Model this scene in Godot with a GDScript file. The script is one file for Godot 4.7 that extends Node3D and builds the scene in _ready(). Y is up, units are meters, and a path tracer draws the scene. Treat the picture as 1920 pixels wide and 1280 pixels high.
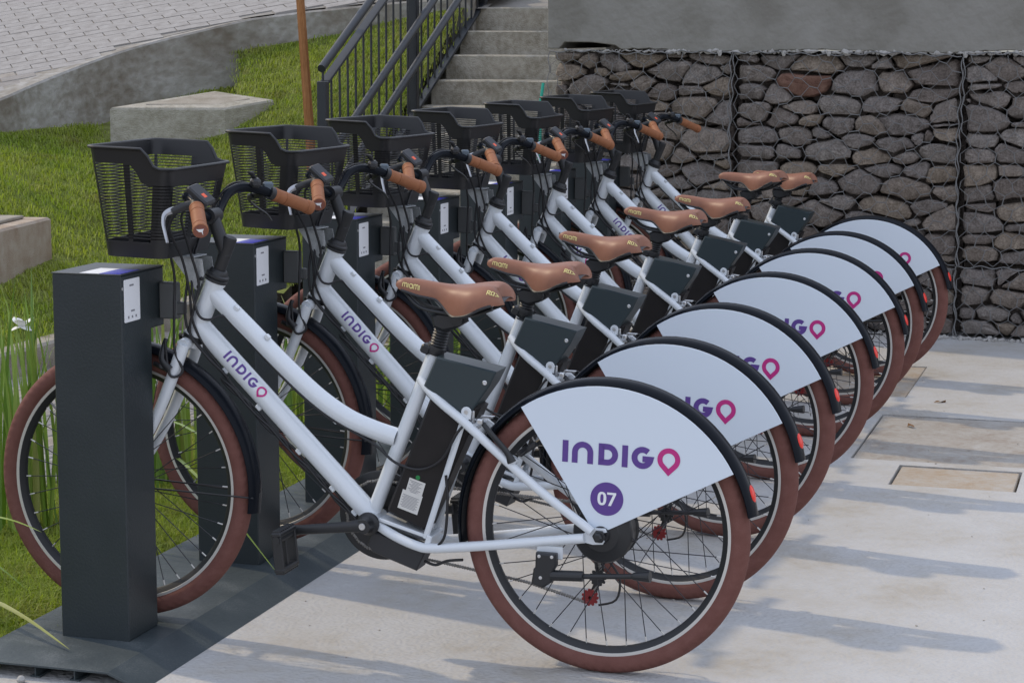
extends Node3D
# A row of seven white rental e-bicycles locked to dark docking stations beside a stone-filled gabion wall.
# World: y up, metres. Bicycles face -x, the row runs away along -z, the concrete pad is y = 0.

const SPACING := 0.76144
var rng := RandomNumberGenerator.new()
var M := {}
var names := {}

# ------------------------------------------------------------------ mesh builder
class MB:
	var v := PackedVector3Array()
	var uv := PackedVector2Array()
	func tri(a: Vector3, b: Vector3, c: Vector3) -> void:
		v.push_back(a); v.push_back(b); v.push_back(c)
	func quad(a: Vector3, b: Vector3, c: Vector3, d: Vector3) -> void:
		tri(a, b, c); tri(a, c, d)
	# counter-clockwise seen from outside while collecting; flipped to Godot's clockwise in mesh()
	func tube(path: Array, rad, sides := 10, caps := true, flat := 1.0) -> void:
		var n := path.size()
		var rings := []
		var t0: Vector3 = (path[1] - path[0]).normalized()
		var up := Vector3(0, 0, 1) if absf(t0.z) < 0.9 else Vector3(0, 1, 0)
		var nn: Vector3 = (up - t0 * up.dot(t0)).normalized()
		for i in n:
			var t: Vector3
			if i == 0: t = path[1] - path[0]
			elif i == n - 1: t = path[n - 1] - path[n - 2]
			else: t = (path[i + 1] - path[i]).normalized() + (path[i] - path[i - 1]).normalized()
			t = t.normalized()
			nn = (nn - t * nn.dot(t)).normalized()
			var bb := t.cross(nn)
			var r: float = rad[i] if rad is Array else rad
			var ring := PackedVector3Array()
			for k in sides:
				var a := TAU * k / sides
				ring.push_back(path[i] + nn * cos(a) * r * flat + bb * sin(a) * r)
			rings.push_back(ring)
		for i in n - 1:
			for k in sides:
				var k2 := (k + 1) % sides
				quad(rings[i][k], rings[i][k2], rings[i + 1][k2], rings[i + 1][k])
		if caps:
			for k in range(1, sides - 1):
				tri(rings[0][0], rings[0][k + 1], rings[0][k])
				tri(rings[n - 1][0], rings[n - 1][k], rings[n - 1][k + 1])
	# profile of (radius, height) turned about the axis of xf (its y); closed = the profile is a loop
	func lathe(prof: Array, seg: int, xf := Transform3D(), closed := false, a0 := 0.0, a1 := TAU) -> void:
		var m := prof.size()
		for i in seg:
			var p := a0 + (a1 - a0) * i / seg
			var q := a0 + (a1 - a0) * (i + 1) / seg
			for j in (m if closed else m - 1):
				var A: Vector2 = prof[j]
				var B: Vector2 = prof[(j + 1) % m]
				var a := xf * Vector3(A.x * cos(p), A.y, -A.x * sin(p))
				var b := xf * Vector3(A.x * cos(q), A.y, -A.x * sin(q))
				var c := xf * Vector3(B.x * cos(q), B.y, -B.x * sin(q))
				var d := xf * Vector3(B.x * cos(p), B.y, -B.x * sin(p))
				if A.x < 1e-6: tri(a, c, d)
				elif B.x < 1e-6: tri(a, b, c)
				else: quad(a, b, c, d)
	# polygon in the xy plane of xf drawn out from z0 to z1 with chamfered rims
	func prism(poly: PackedVector2Array, z0: float, z1: float, bevel := 0.0, xf := Transform3D()) -> void:
		var P := poly.duplicate()
		if Geometry2D.is_polygon_clockwise(P): P.reverse()
		var n := P.size()
		var Q := P.duplicate()
		if bevel > 0.0:
			for i in n:
				var e0 := (P[i] - P[(i + n - 1) % n]).normalized()
				var e1 := (P[(i + 1) % n] - P[i]).normalized()
				var n0 := Vector2(-e0.y, e0.x); var n1 := Vector2(-e1.y, e1.x)
				var h := (n0 + n1)
				var l := maxf(h.length_squared(), 0.4)
				Q[i] = P[i] + h * (2.0 * bevel / l)
		var idx := Geometry2D.triangulate_polygon(Q)
		for k in range(0, idx.size(), 3):
			var a := Q[idx[k]]; var b := Q[idx[k + 1]]; var c := Q[idx[k + 2]]
			if (b - a).cross(c - a) < 0: var t := b; b = c; c = t
			tri(xf * Vector3(a.x, a.y, z1), xf * Vector3(b.x, b.y, z1), xf * Vector3(c.x, c.y, z1))
			tri(xf * Vector3(a.x, a.y, z0), xf * Vector3(c.x, c.y, z0), xf * Vector3(b.x, b.y, z0))
		for i in n:
			var j := (i + 1) % n
			var zb0 := z0 + bevel; var zb1 := z1 - bevel
			quad(xf * Vector3(P[i].x, P[i].y, zb0), xf * Vector3(P[j].x, P[j].y, zb0), xf * Vector3(P[j].x, P[j].y, zb1), xf * Vector3(P[i].x, P[i].y, zb1))
			if bevel > 0.0:
				quad(xf * Vector3(P[i].x, P[i].y, zb1), xf * Vector3(P[j].x, P[j].y, zb1), xf * Vector3(Q[j].x, Q[j].y, z1), xf * Vector3(Q[i].x, Q[i].y, z1))
				quad(xf * Vector3(Q[i].x, Q[i].y, z0), xf * Vector3(Q[j].x, Q[j].y, z0), xf * Vector3(P[j].x, P[j].y, zb0), xf * Vector3(P[i].x, P[i].y, zb0))
	func box(c: Vector3, s: Vector3, bevel := 0.0, xf := Transform3D()) -> void:
		var h := s * 0.5
		var P: PackedVector2Array
		if bevel > 0.0:
			P = PackedVector2Array([Vector2(-h.x + bevel, -h.y), Vector2(h.x - bevel, -h.y), Vector2(h.x, -h.y + bevel), Vector2(h.x, h.y - bevel),
				Vector2(h.x - bevel, h.y), Vector2(-h.x + bevel, h.y), Vector2(-h.x, h.y - bevel), Vector2(-h.x, -h.y + bevel)])
		else:
			P = PackedVector2Array([Vector2(-h.x, -h.y), Vector2(h.x, -h.y), Vector2(h.x, h.y), Vector2(-h.x, h.y)])
		prism(P, -h.z, h.z, bevel, xf * Transform3D(Basis(), c))
	# grid of points [rows][cols]
	func grid(rows: Array, wrap := false) -> void:
		for i in rows.size() - 1:
			var n: int = rows[i].size()
			for k in (n if wrap else n - 1):
				var k2 := (k + 1) % n
				quad(rows[i][k], rows[i][k2], rows[i + 1][k2], rows[i + 1][k])
	# flat print: a stroke of given width along 2D points, laid on a surface by map(Vector2) -> Vector3
	func stroke(pts: Array, w: float, map: Callable, closed := false, step := 0.006) -> void:
		var P := []
		var m := pts.size()
		for i in (m if closed else m - 1):
			var a: Vector2 = pts[i]; var b: Vector2 = pts[(i + 1) % m]
			var k := maxi(1, int(ceil(a.distance_to(b) / step)))
			if a.distance_to(b) < 1e-6: continue
			for j in k: P.push_back(a.lerp(b, float(j) / k))
		if not closed: P.push_back(pts[m - 1])
		var n := P.size()
		var L := []; var R := []
		for i in n:
			var p0: Vector2 = P[(i + n - 1) % n] if (closed or i > 0) else P[i] * 2.0 - P[i + 1]
			var p1: Vector2 = P[(i + 1) % n] if (closed or i < n - 1) else P[i] * 2.0 - P[i - 1]
			var d0: Vector2 = (P[i] - p0).normalized(); var d1: Vector2 = (p1 - P[i]).normalized()
			var h := Vector2(-d0.y - d1.y, d0.x + d1.x)
			h = h * (w / maxf(h.length_squared(), 1.0))
			L.push_back(map.call(P[i] + h)); R.push_back(map.call(P[i] - h))
		for i in (n if closed else n - 1):
			var j := (i + 1) % n
			quad(R[i], R[j], L[j], L[i])
	func mesh(crease := 35.0) -> ArrayMesh:
		var nt := v.size() / 3
		var fn := PackedVector3Array(); fn.resize(nt)
		var at := {}
		for t in nt:
			var c := (v[t * 3 + 1] - v[t * 3]).cross(v[t * 3 + 2] - v[t * 3])
			fn[t] = c
			if crease > 0.0:
				for k in 3:
					var key := Vector3i((v[t * 3 + k] * 20000.0).round())
					if at.has(key): at[key].push_back(t)
					else: at[key] = PackedInt32Array([t])
		var cc := cos(deg_to_rad(crease))
		var V := PackedVector3Array(); V.resize(nt * 3)
		var N := PackedVector3Array(); N.resize(nt * 3)
		var ord := [0, 2, 1]
		for t in nt:
			var f := fn[t].normalized()
			for k in 3:
				var s: int = t * 3 + ord[k]
				V[t * 3 + k] = v[s]
				var acc := fn[t]
				if crease > 0.0:
					acc = Vector3()
					for o in at[Vector3i((v[s] * 20000.0).round())]:
						if fn[o].normalized().dot(f) > cc: acc += fn[o]
				N[t * 3 + k] = acc.normalized() if acc.length_squared() > 0.0 else Vector3.UP
		var A := []
		A.resize(Mesh.ARRAY_MAX)
		A[Mesh.ARRAY_VERTEX] = V
		A[Mesh.ARRAY_NORMAL] = N
		if uv.size() == nt * 3:
			var U := PackedVector2Array(); U.resize(nt * 3)
			for t in nt:
				for k in 3: U[t * 3 + k] = uv[t * 3 + ord[k]]
			A[Mesh.ARRAY_TEX_UV] = U
		var am := ArrayMesh.new()
		am.add_surface_from_arrays(Mesh.PRIMITIVE_TRIANGLES, A)
		return am

func curve(pts: Array, n := 6) -> Array:      # Catmull-Rom through the points
	var out := []
	var m := pts.size()
	for i in m - 1:
		var p0 = pts[maxi(i - 1, 0)]; var p1 = pts[i]; var p2 = pts[i + 1]; var p3 = pts[mini(i + 2, m - 1)]
		for k in n:
			var t := float(k) / n
			out.push_back((p1 * 2.0 + (p2 - p0) * t + (p0 * 2.0 - p1 * 5.0 + p2 * 4.0 - p3) * t * t + (p1 * 3.0 - p0 - p2 * 3.0 + p3) * t * t * t) * 0.5)
	out.push_back(pts[m - 1])
	return out
func V2(x, y): return Vector2(x, y)
func zaxis(c := Vector3.ZERO) -> Transform3D:   # a lathe about z
	return Transform3D(Basis(Vector3(1, 0, 0), Vector3(0, 0, 1), Vector3(0, -1, 0)), c)
func along(a: Vector3, b: Vector3) -> Transform3D:   # y axis runs from a towards b
	var y := (b - a).normalized()
	var x := y.cross(Vector3(0, 0, 1)) if absf(y.z) < 0.9 else y.cross(Vector3(1, 0, 0))
	x = x.normalized()
	return Transform3D(Basis(x, y, x.cross(y)), a)

# ------------------------------------------------------------------ nodes
func numbered(called: String) -> String:
	var k: int = names.get(called, 0)
	names[called] = k + 1
	return called if k == 0 else "%s_%03d" % [called, k]
func part(called: String, mesh: Mesh, m: Material, parent: Node = self) -> MeshInstance3D:
	var o := MeshInstance3D.new()
	o.name = numbered(called) if parent == self else called
	o.mesh = mesh
	o.material_override = m
	parent.add_child(o, true)
	return o
func tag(o: Node, label: String, category := "", group := "", kind := "") -> void:
	if label: o.set_meta("label", label)
	if category: o.set_meta("category", category)
	if group: o.set_meta("group", group)
	if kind: o.set_meta("kind", kind)
func thing(called: String, label: String, category: String, at := Vector3.ZERO, turn := 0.0, group := "") -> Node3D:
	var o := Node3D.new()
	o.name = numbered(called)
	add_child(o)
	o.position = at
	o.rotation.y = turn
	tag(o, label, category, group)
	return o
func struct(called: String, mesh: Mesh, m: Material) -> MeshInstance3D:
	var o := part(called, mesh, m)
	o.set_meta("kind", "structure")
	return o

# ------------------------------------------------------------------ materials
func lin(r: float, g: float, b: float) -> Color: return Color(r, g, b).linear_to_srgb()
func mat(c: Color, rough := 0.5, metal := 0.0, spec := 0.5) -> StandardMaterial3D:
	var m := StandardMaterial3D.new()
	m.albedo_color = c.linear_to_srgb()
	m.roughness = rough
	m.metallic = metal
	m.metallic_specular = spec
	m.cull_mode = BaseMaterial3D.CULL_DISABLED
	return m
func noise_img(sd: int, freq: float, size: int, oct := 5, type := FastNoiseLite.TYPE_SIMPLEX_SMOOTH) -> Image:
	var n := FastNoiseLite.new()
	n.seed = sd; n.frequency = freq; n.fractal_octaves = oct; n.noise_type = type
	var im := n.get_seamless_image(size, size)
	im.convert(Image.FORMAT_L8)
	return im
# two noises a (coarse) and b (fine) blended through a list of linear colours
func tinted(cols: Array, a: Image, b: Image, wa := 0.6, contrast := 1.4, speck := 0.0, sd := 1) -> ImageTexture:
	var s := a.get_width()
	var out := Image.create(s, s, true, Image.FORMAT_RGB8)
	var da := a.get_data(); var db := b.get_data()
	var buf := PackedByteArray(); buf.resize(s * s * 3)
	var lut := PackedByteArray(); lut.resize(256 * 3)
	for i in 256:
		var t := clampf((i / 255.0 - 0.5) * contrast + 0.5, 0, 1) * (cols.size() - 1)
		var k := mini(int(t), cols.size() - 2)
		var c: Color = cols[k].lerp(cols[k + 1], t - k).linear_to_srgb()
		lut[i * 3] = c.r8; lut[i * 3 + 1] = c.g8; lut[i * 3 + 2] = c.b8
	var r := RandomNumberGenerator.new(); r.seed = sd
	for i in s * s:
		var x := int(da[i] * wa + db[i] * (1.0 - wa))
		if speck > 0.0: x += int(r.randfn(0, speck))
		x = clampi(x, 0, 255) * 3
		buf[i * 3] = lut[x]; buf[i * 3 + 1] = lut[x + 1]; buf[i * 3 + 2] = lut[x + 2]
	out = Image.create_from_data(s, s, false, Image.FORMAT_RGB8, buf)
	out.generate_mipmaps()
	return ImageTexture.create_from_image(out)
func normal_tex(im: Image, strength := 4.0) -> ImageTexture:
	var c: Image = im.duplicate()
	c.convert(Image.FORMAT_RGBA8)
	c.bump_map_to_normal_map(strength)
	c.generate_mipmaps()
	return ImageTexture.create_from_image(c)
func surf(tex: Texture2D, nrm: Texture2D, metres: float, rough := 0.9, nscale := 1.0) -> StandardMaterial3D:
	var m := StandardMaterial3D.new()
	m.albedo_texture = tex
	m.roughness = rough
	m.metallic_specular = 0.3
	m.uv1_triplanar = true
	m.uv1_world_triplanar = true
	m.uv1_scale = Vector3.ONE / metres
	if nrm:
		m.normal_enabled = true; m.normal_texture = nrm; m.normal_scale = nscale
	m.cull_mode = BaseMaterial3D.CULL_DISABLED
	return m
func tinted_copy(m: StandardMaterial3D, c: Color) -> StandardMaterial3D:
	var d: StandardMaterial3D = m.duplicate()
	d.albedo_color = c
	return d

func make_materials() -> void:
	var n1 := noise_img(11, 0.006, 512)
	var n2 := noise_img(12, 0.05, 512, 4)
	var n3 := noise_img(13, 0.015, 512, 5, FastNoiseLite.TYPE_PERLIN)
	var fine := noise_img(14, 0.18, 512, 3)
	var nfine := normal_tex(fine, 3.0)
	var nmid := normal_tex(n2, 5.0)
	# concrete of the pad: pale, with warm stains
	M.pad = surf(tinted([Color(.385, .36, .32), Color(.425, .413, .39), Color(.445, .44, .43), Color(.465, .465, .46)], n1, n2, .7, 1.5, 5, 3), nfine, 1.7, .85, .35)
	M.cover = surf(tinted([Color(.30, .26, .22), Color(.36, .335, .30), Color(.40, .385, .36)], n3, n2, .6, 1.6, 6, 4), nfine, .9, .9, .5)
	M.cover_warm = surf(tinted([Color(.37, .29, .21), Color(.40, .35, .29), Color(.42, .395, .36)], n3, n2, .6, 1.6, 6, 41), nfine, .9, .9, .5)
	M.groove = mat(Color(.06, .05, .04), 1.0)
	M.dirt = surf(tinted([Color(.09, .065, .045), Color(.14, .10, .07), Color(.2, .15, .11)], n3, fine, .5, 1.6, 10, 5), nmid, .6, 1.0)
	M.sand = surf(tinted([Color(.22, .205, .18), Color(.28, .265, .24), Color(.33, .315, .29)], n3, fine, .5, 1.6, 8, 51), null, .5, 1.0)
	M.wall = surf(tinted([Color(.20, .192, .168), Color(.24, .232, .208), Color(.26, .252, .228), Color(.29, .283, .262)], n1, n3, .5, 1.8, 4, 6), nmid, 1.6, .9, .25)
	M.retain = surf(tinted([Color(.19, .162, .13), Color(.255, .235, .203), Color(.32, .303, .275), Color(.42, .408, .385)], n1, n2, .55, 2.2, 5, 7), nmid, 1.9, .95, .4)
	M.step = surf(tinted([Color(.27, .248, .198), Color(.375, .352, .298), Color(.46, .436, .38)], n3, n2, .55, 1.9, 6, 8), nfine, 1.1, .95, .6)
	M.block = surf(tinted([Color(.30, .22, .16), Color(.40, .33, .26), Color(.46, .41, .35)], n3, fine, .6, 1.6, 7, 9), nfine, .7, .95, .6)
	M.kerb = surf(tinted([Color(.22, .19, .15), Color(.33, .30, .25), Color(.4, .37, .32)], n3, fine, .6, 1.6, 7, 10), nfine, .8, .95, .6)
	M.mortar = surf(tinted([Color(.27, .26, .24), Color(.38, .37, .35), Color(.46, .45, .43)], n2, fine, .5, 1.6, 6, 15), nmid, .4, .95, 1.0)
	var pav := tinted([Color(.24, .225, .21), Color(.33, .315, .30), Color(.39, .38, .365)], n3, fine, .5, 1.7, 7, 16)
	M.paver = []
	for c in [Color(1, 1, 1), Color(.93, .92, .91), Color(.97, .94, .90), Color(.87, .87, .88), Color(1, .98, .95)]:
		M.paver.push_back(tinted_copy(surf(pav, nfine, .5, .95, .5), c))
	var st := tinted([Color(.12, .104, .092), Color(.19, .169, .153), Color(.235, .211, .193), Color(.31, .283, .258)], n3, n2, .5, 2.3, 8, 17)
	M.stone = []
	for c in [Color(1, 1, 1), Color(.95, .945, .95), Color(1, .975, .945), Color(.88, .86, .85), Color(.98, .97, .965), Color(.90, .895, .90), Color(1.0, .965, .91)]:
		M.stone.push_back(tinted_copy(surf(st, nmid, .33, .95, .9), c))
	M.redstone = surf(tinted([Color(.11, .06, .045), Color(.19, .105, .08), Color(.26, .17, .13)], n3, fine, .5, 1.9, 9, 18), nmid, .3, .95, .9)
	# painted steel of the stations and of the mounting plate
	var sm := tinted([Color(.018, .026, .029), Color(.021, .029, .033), Color(.025, .033, .037)], n1, fine, .8, 1.2, 2, 19)
	M.station = surf(sm, nfine, .8, .42, .06)
	M.station.metallic_specular = .5
	M.plate = surf(tinted([Color(.034, .047, .054), Color(.042, .056, .063), Color(.055, .070, .076), Color(.11, .125, .13)], n1, fine, .5, 1.7, 9, 20), nmid, .55, .5, .12)
	M.plate.metallic_specular = .5
	M.rail = mat(Color(.022, .026, .033), .45)
	M.galv = surf(tinted([Color(.36, .38, .39), Color(.46, .48, .49), Color(.55, .57, .58)], n2, n3, .5, 1.6, 4, 21), null, .12, .5)
	M.galv.metallic = .55
	M.wire = mat(Color(.18, .18, .18), .7, .2)
	M.wood = surf(tinted([Color(.22, .095, .035), Color(.33, .15, .06), Color(.42, .21, .09)], noise_img(22, .012, 256, 3), noise_img(23, .1, 256, 3), .5, 1.8, 4, 22), null, .2, .8)
	M.wood.uv1_scale = Vector3(9, .8, 9)
	# bicycle
	M.white = mat(Color(.66, .70, .735), .24)
	M.white.clearcoat_enabled = true; M.white.clearcoat = .6; M.white.clearcoat_roughness = .08
	M.panel = mat(Color(.66, .73, .81), .38)
	M.black = mat(Color(.016, .017, .019), .42)
	M.gloss = mat(Color(.009, .011, .015), .22, 0.0, .2)
	M.plastic = mat(Color(.022, .023, .026), .5)
	M.basket = mat(Color(.013, .0135, .015), .45)
	M.cable = mat(Color(.012, .012, .014), .45)
	M.battery = surf(tinted([Color(.015, .014, .014), Color(.020, .018, .018), Color(.025, .023, .022)], n1, fine, .5, 1.2, 2, 24), null, .3, .42)
	M.coverbox = mat(Color(.024, .038, .044), .36)
	M.silver = mat(Color(.62, .63, .64), .3, .9)
	M.track = mat(Color(.60, .585, .55), .38, .35)
	M.chain = mat(Color(.22, .215, .205), .5, .6)
	M.spoke = mat(Color(.05, .05, .055), .4, .7)
	M.tyre = surf(tinted([Color(.14, .060, .049), Color(.17, .074, .061), Color(.205, .098, .083)], n3, fine, .5, 1.5, 5, 25), nfine, .25, .78, .5)
	M.tyre.uv1_world_triplanar = false
	M.saddle = surf(tinted([Color(.235, .108, .070), Color(.26, .122, .081), Color(.28, .135, .091)], n3, fine, .6, 1.3, 2, 26), nfine, .12, .42, .12)
	M.saddle.uv1_world_triplanar = false
	M.grip = surf(tinted([Color(.25, .098, .045), Color(.29, .118, .056), Color(.33, .14, .07)], n3, fine, .6, 1.3, 2, 27), nfine, .08, .55, .3)
	M.grip.uv1_world_triplanar = false
	M.gripcap = mat(Color(.20, .065, .042), .5)
	M.cream = mat(Color(.72, .62, .24), .6)
	M.purple = mat(Color(.10, .045, .25), .45)
	M.magenta = mat(Color(.50, .02, .20), .45)
	M.print = mat(Color(.80, .81, .83), .45)
	M.ink = mat(Color(.22, .22, .24), .6)
	M.red = mat(Color(.75, .03, .015), .25)
	M.redplastic = mat(Color(.22, .012, .014), .5)
	M.orange = mat(Color(.80, .10, .03), .4)
	M.amber = mat(Color(.30, .10, .015), .35)
	M.green = mat(Color(.01, .20, .05), .5)
	M.blue = mat(Color(.03, .035, .42), .4)
	M.paper = mat(Color(.62, .61, .58), .6)
	M.lever = mat(Color(.40, .41, .43), .3, .7)
	M.bluegrey = mat(Color(.10, .13, .16), .4, .3)
	M.lockgrey = mat(Color(.12, .125, .125), .5, .3)
	M.turquoise = mat(Color(.02, .36, .26), .6)
	M.petal = mat(Color(.80, .80, .78), .6)
	M.petal.backlight_enabled = true; M.petal.backlight = Color(.4, .4, .4)
	M.dry = mat(Color(.20, .11, .05), .9)
	# plants
	M.grass = mat(Color(1, 1, 1), .6)
	M.grass.vertex_color_use_as_albedo = true
	M.grass.backlight_enabled = true; M.grass.backlight = Color(.95, 1, .7)
	M.leaf = []
	for c in [Color(.19, .29, .045), Color(.25, .34, .06), Color(.135, .225, .045), Color(.30, .31, .085)]:
		var m := mat(c, .45)
		m.backlight_enabled = true; m.backlight = Color(.19, .30, .03)
		M.leaf.push_back(m)
	M.soil = surf(tinted([Color(.095, .095, .03), Color(.14, .165, .042), Color(.18, .205, .055), Color(.23, .195, .10)], n3, fine, .6, 2.0, 9, 28), nmid, .7, 1.0)

# ------------------------------------------------------------------ logo strokes (unit: cap height 1)
func arc2(c: Vector2, r: float, a0: float, a1: float, n: int) -> Array:
	var o := []
	for i in n + 1:
		var a := deg_to_rad(lerpf(a0, a1, float(i) / n))
		o.push_back(c + Vector2(cos(a), sin(a)) * r)
	return o
func logo_strokes() -> Array:   # [points, closed, is the pin]
	var w := .14
	var o := []
	o.push_back([[V2(.14, 0), V2(.14, 1)], false, 0])
	o.push_back([[V2(.59, 0), V2(.59, .5)] + arc2(V2(.95, .5), .36, 180, 0, 14) + [V2(1.31, 0)], false, 0])
	o.push_back([[V2(1.82, w), V2(1.82, 1 - w)] + arc2(V2(2.10, .5), .36, 90, -90, 14), true, 0])
	o.push_back([[V2(2.91, 0), V2(2.91, 1)], false, 0])
	o.push_back([arc2(V2(3.72, .5), .37, 48, 352, 22) + [V2(3.72, .45)], false, 0])
	var pin := arc2(V2(4.92, .52), .405, -40, 220, 24)
	pin.push_back(V2(4.92, -.06))
	o.push_back([pin, true, 1])
	return o
func lettering(strokes: Array, map: Callable, size: float, which: int, weight := .27, flat := false) -> ArrayMesh:
	var mb := MB.new()
	for s in strokes:
		if s[2] != which: continue
		var pts := []
		for p in s[0]: pts.push_back(p * size)
		if flat and not s[1]:
			for poly in Geometry2D.offset_polyline(PackedVector2Array(pts), weight * size / 2, Geometry2D.JOIN_MITER, Geometry2D.END_BUTT):
				var ix := Geometry2D.triangulate_polygon(poly)
				for k in range(0, ix.size(), 3):
					var a := poly[ix[k]]; var b := poly[ix[k + 1]]; var c := poly[ix[k + 2]]
					if (b - a).cross(c - a) < 0: mb.tri(map.call(a), map.call(c), map.call(b))
					else: mb.tri(map.call(a), map.call(b), map.call(c))
			continue
		mb.stroke(pts, weight * size * (.86 if which == 1 else 1.0), map, s[1], .005)
	return mb.mesh(20)

func _ready() -> void:
	rng.seed = 20240
	# ---- camera
	var yaw := -0.29297; var pitch := 0.14540; var roll := 0.00258
	var fw := Vector3(sin(yaw) * cos(pitch), -sin(pitch), -cos(yaw) * cos(pitch))
	var rt := Vector3(cos(yaw), 0, sin(yaw))
	var up := rt.cross(fw)
	var cam := Camera3D.new()
	cam.name = "camera"
	add_child(cam)
	var r2 := rt * cos(roll) + up * sin(roll)
	var u2 := up * cos(roll) - rt * sin(roll)
	cam.transform = Transform3D(Basis(r2, u2, -fw), Vector3(1.17962, 1.46928, 4.62827))
	cam.fov = 18.185
	cam.near = 0.05
	cam.far = 400.0
	cam.current = true
	# ---- sky and exposure
	var we := WorldEnvironment.new()
	we.name = "world_environment"
	var env := Environment.new()
	env.background_mode = Environment.BG_SKY
	var sky := Sky.new()
	var ps := ProceduralSkyMaterial.new()
	ps.sky_top_color = lin(.72, .80, 1.0)
	ps.sky_horizon_color = lin(.86, .89, .95)
	ps.sky_curve = .18
	ps.ground_bottom_color = Color(.42, .41, .39)
	ps.ground_horizon_color = Color(.62, .62, .60)
	ps.sun_angle_max = 1.0
	sky.sky_material = ps
	env.sky = sky
	env.tonemap_mode = Environment.TONE_MAPPER_LINEAR
	env.tonemap_exposure = 1.0
	env.background_energy_multiplier = 1.2
	env.sdfgi_enabled = true
	env.ssao_enabled = true
	env.ssil_enabled = true
	we.environment = env
	add_child(we)
	# ---- sun: from the front of the bicycles, a little behind the row
	var sun := DirectionalLight3D.new()
	sun.name = "sun"
	add_child(sun)
	sun.look_at_from_position(Vector3.ZERO, Vector3(1.05, -1.0, .31), Vector3.UP)
	sun.light_energy = 0.62
	sun.light_color = Color(1.0, .92, .79)
	sun.light_angular_distance = 1.2
	sun.shadow_enabled = true

	make_materials()
	build_ground()
	build_slope()
	build_stairs()
	build_gabions()
	build_stations()
	build_bicycles()
	build_plants()
	build_small()

# ------------------------------------------------------------------ setting
func terrain(x: float, z: float) -> float:
	var a := (-3.47 - x) * .44
	var b := (-5.6 - z) * .50
	var k := .35
	var m := maxf(a, b)
	var h := maxf(k - absf(a - b), 0) / k
	var d := m + h * h * k * .25
	if d < 0: d = 0.0
	if z < -6.85 and x < -4.05 + (z + 7.1) * .45 and x > -5.2: d = minf(d, .79 + maxf(0.0, -7.2 - z) * .25)
	return .115 + d + .025 * sin(x * 3.1 + z * 1.7) * clampf(d * 4, 0, 1) + .018 * sin(z * 4.3 - x * 2.2) * clampf(d * 4, 0, 1)

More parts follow.
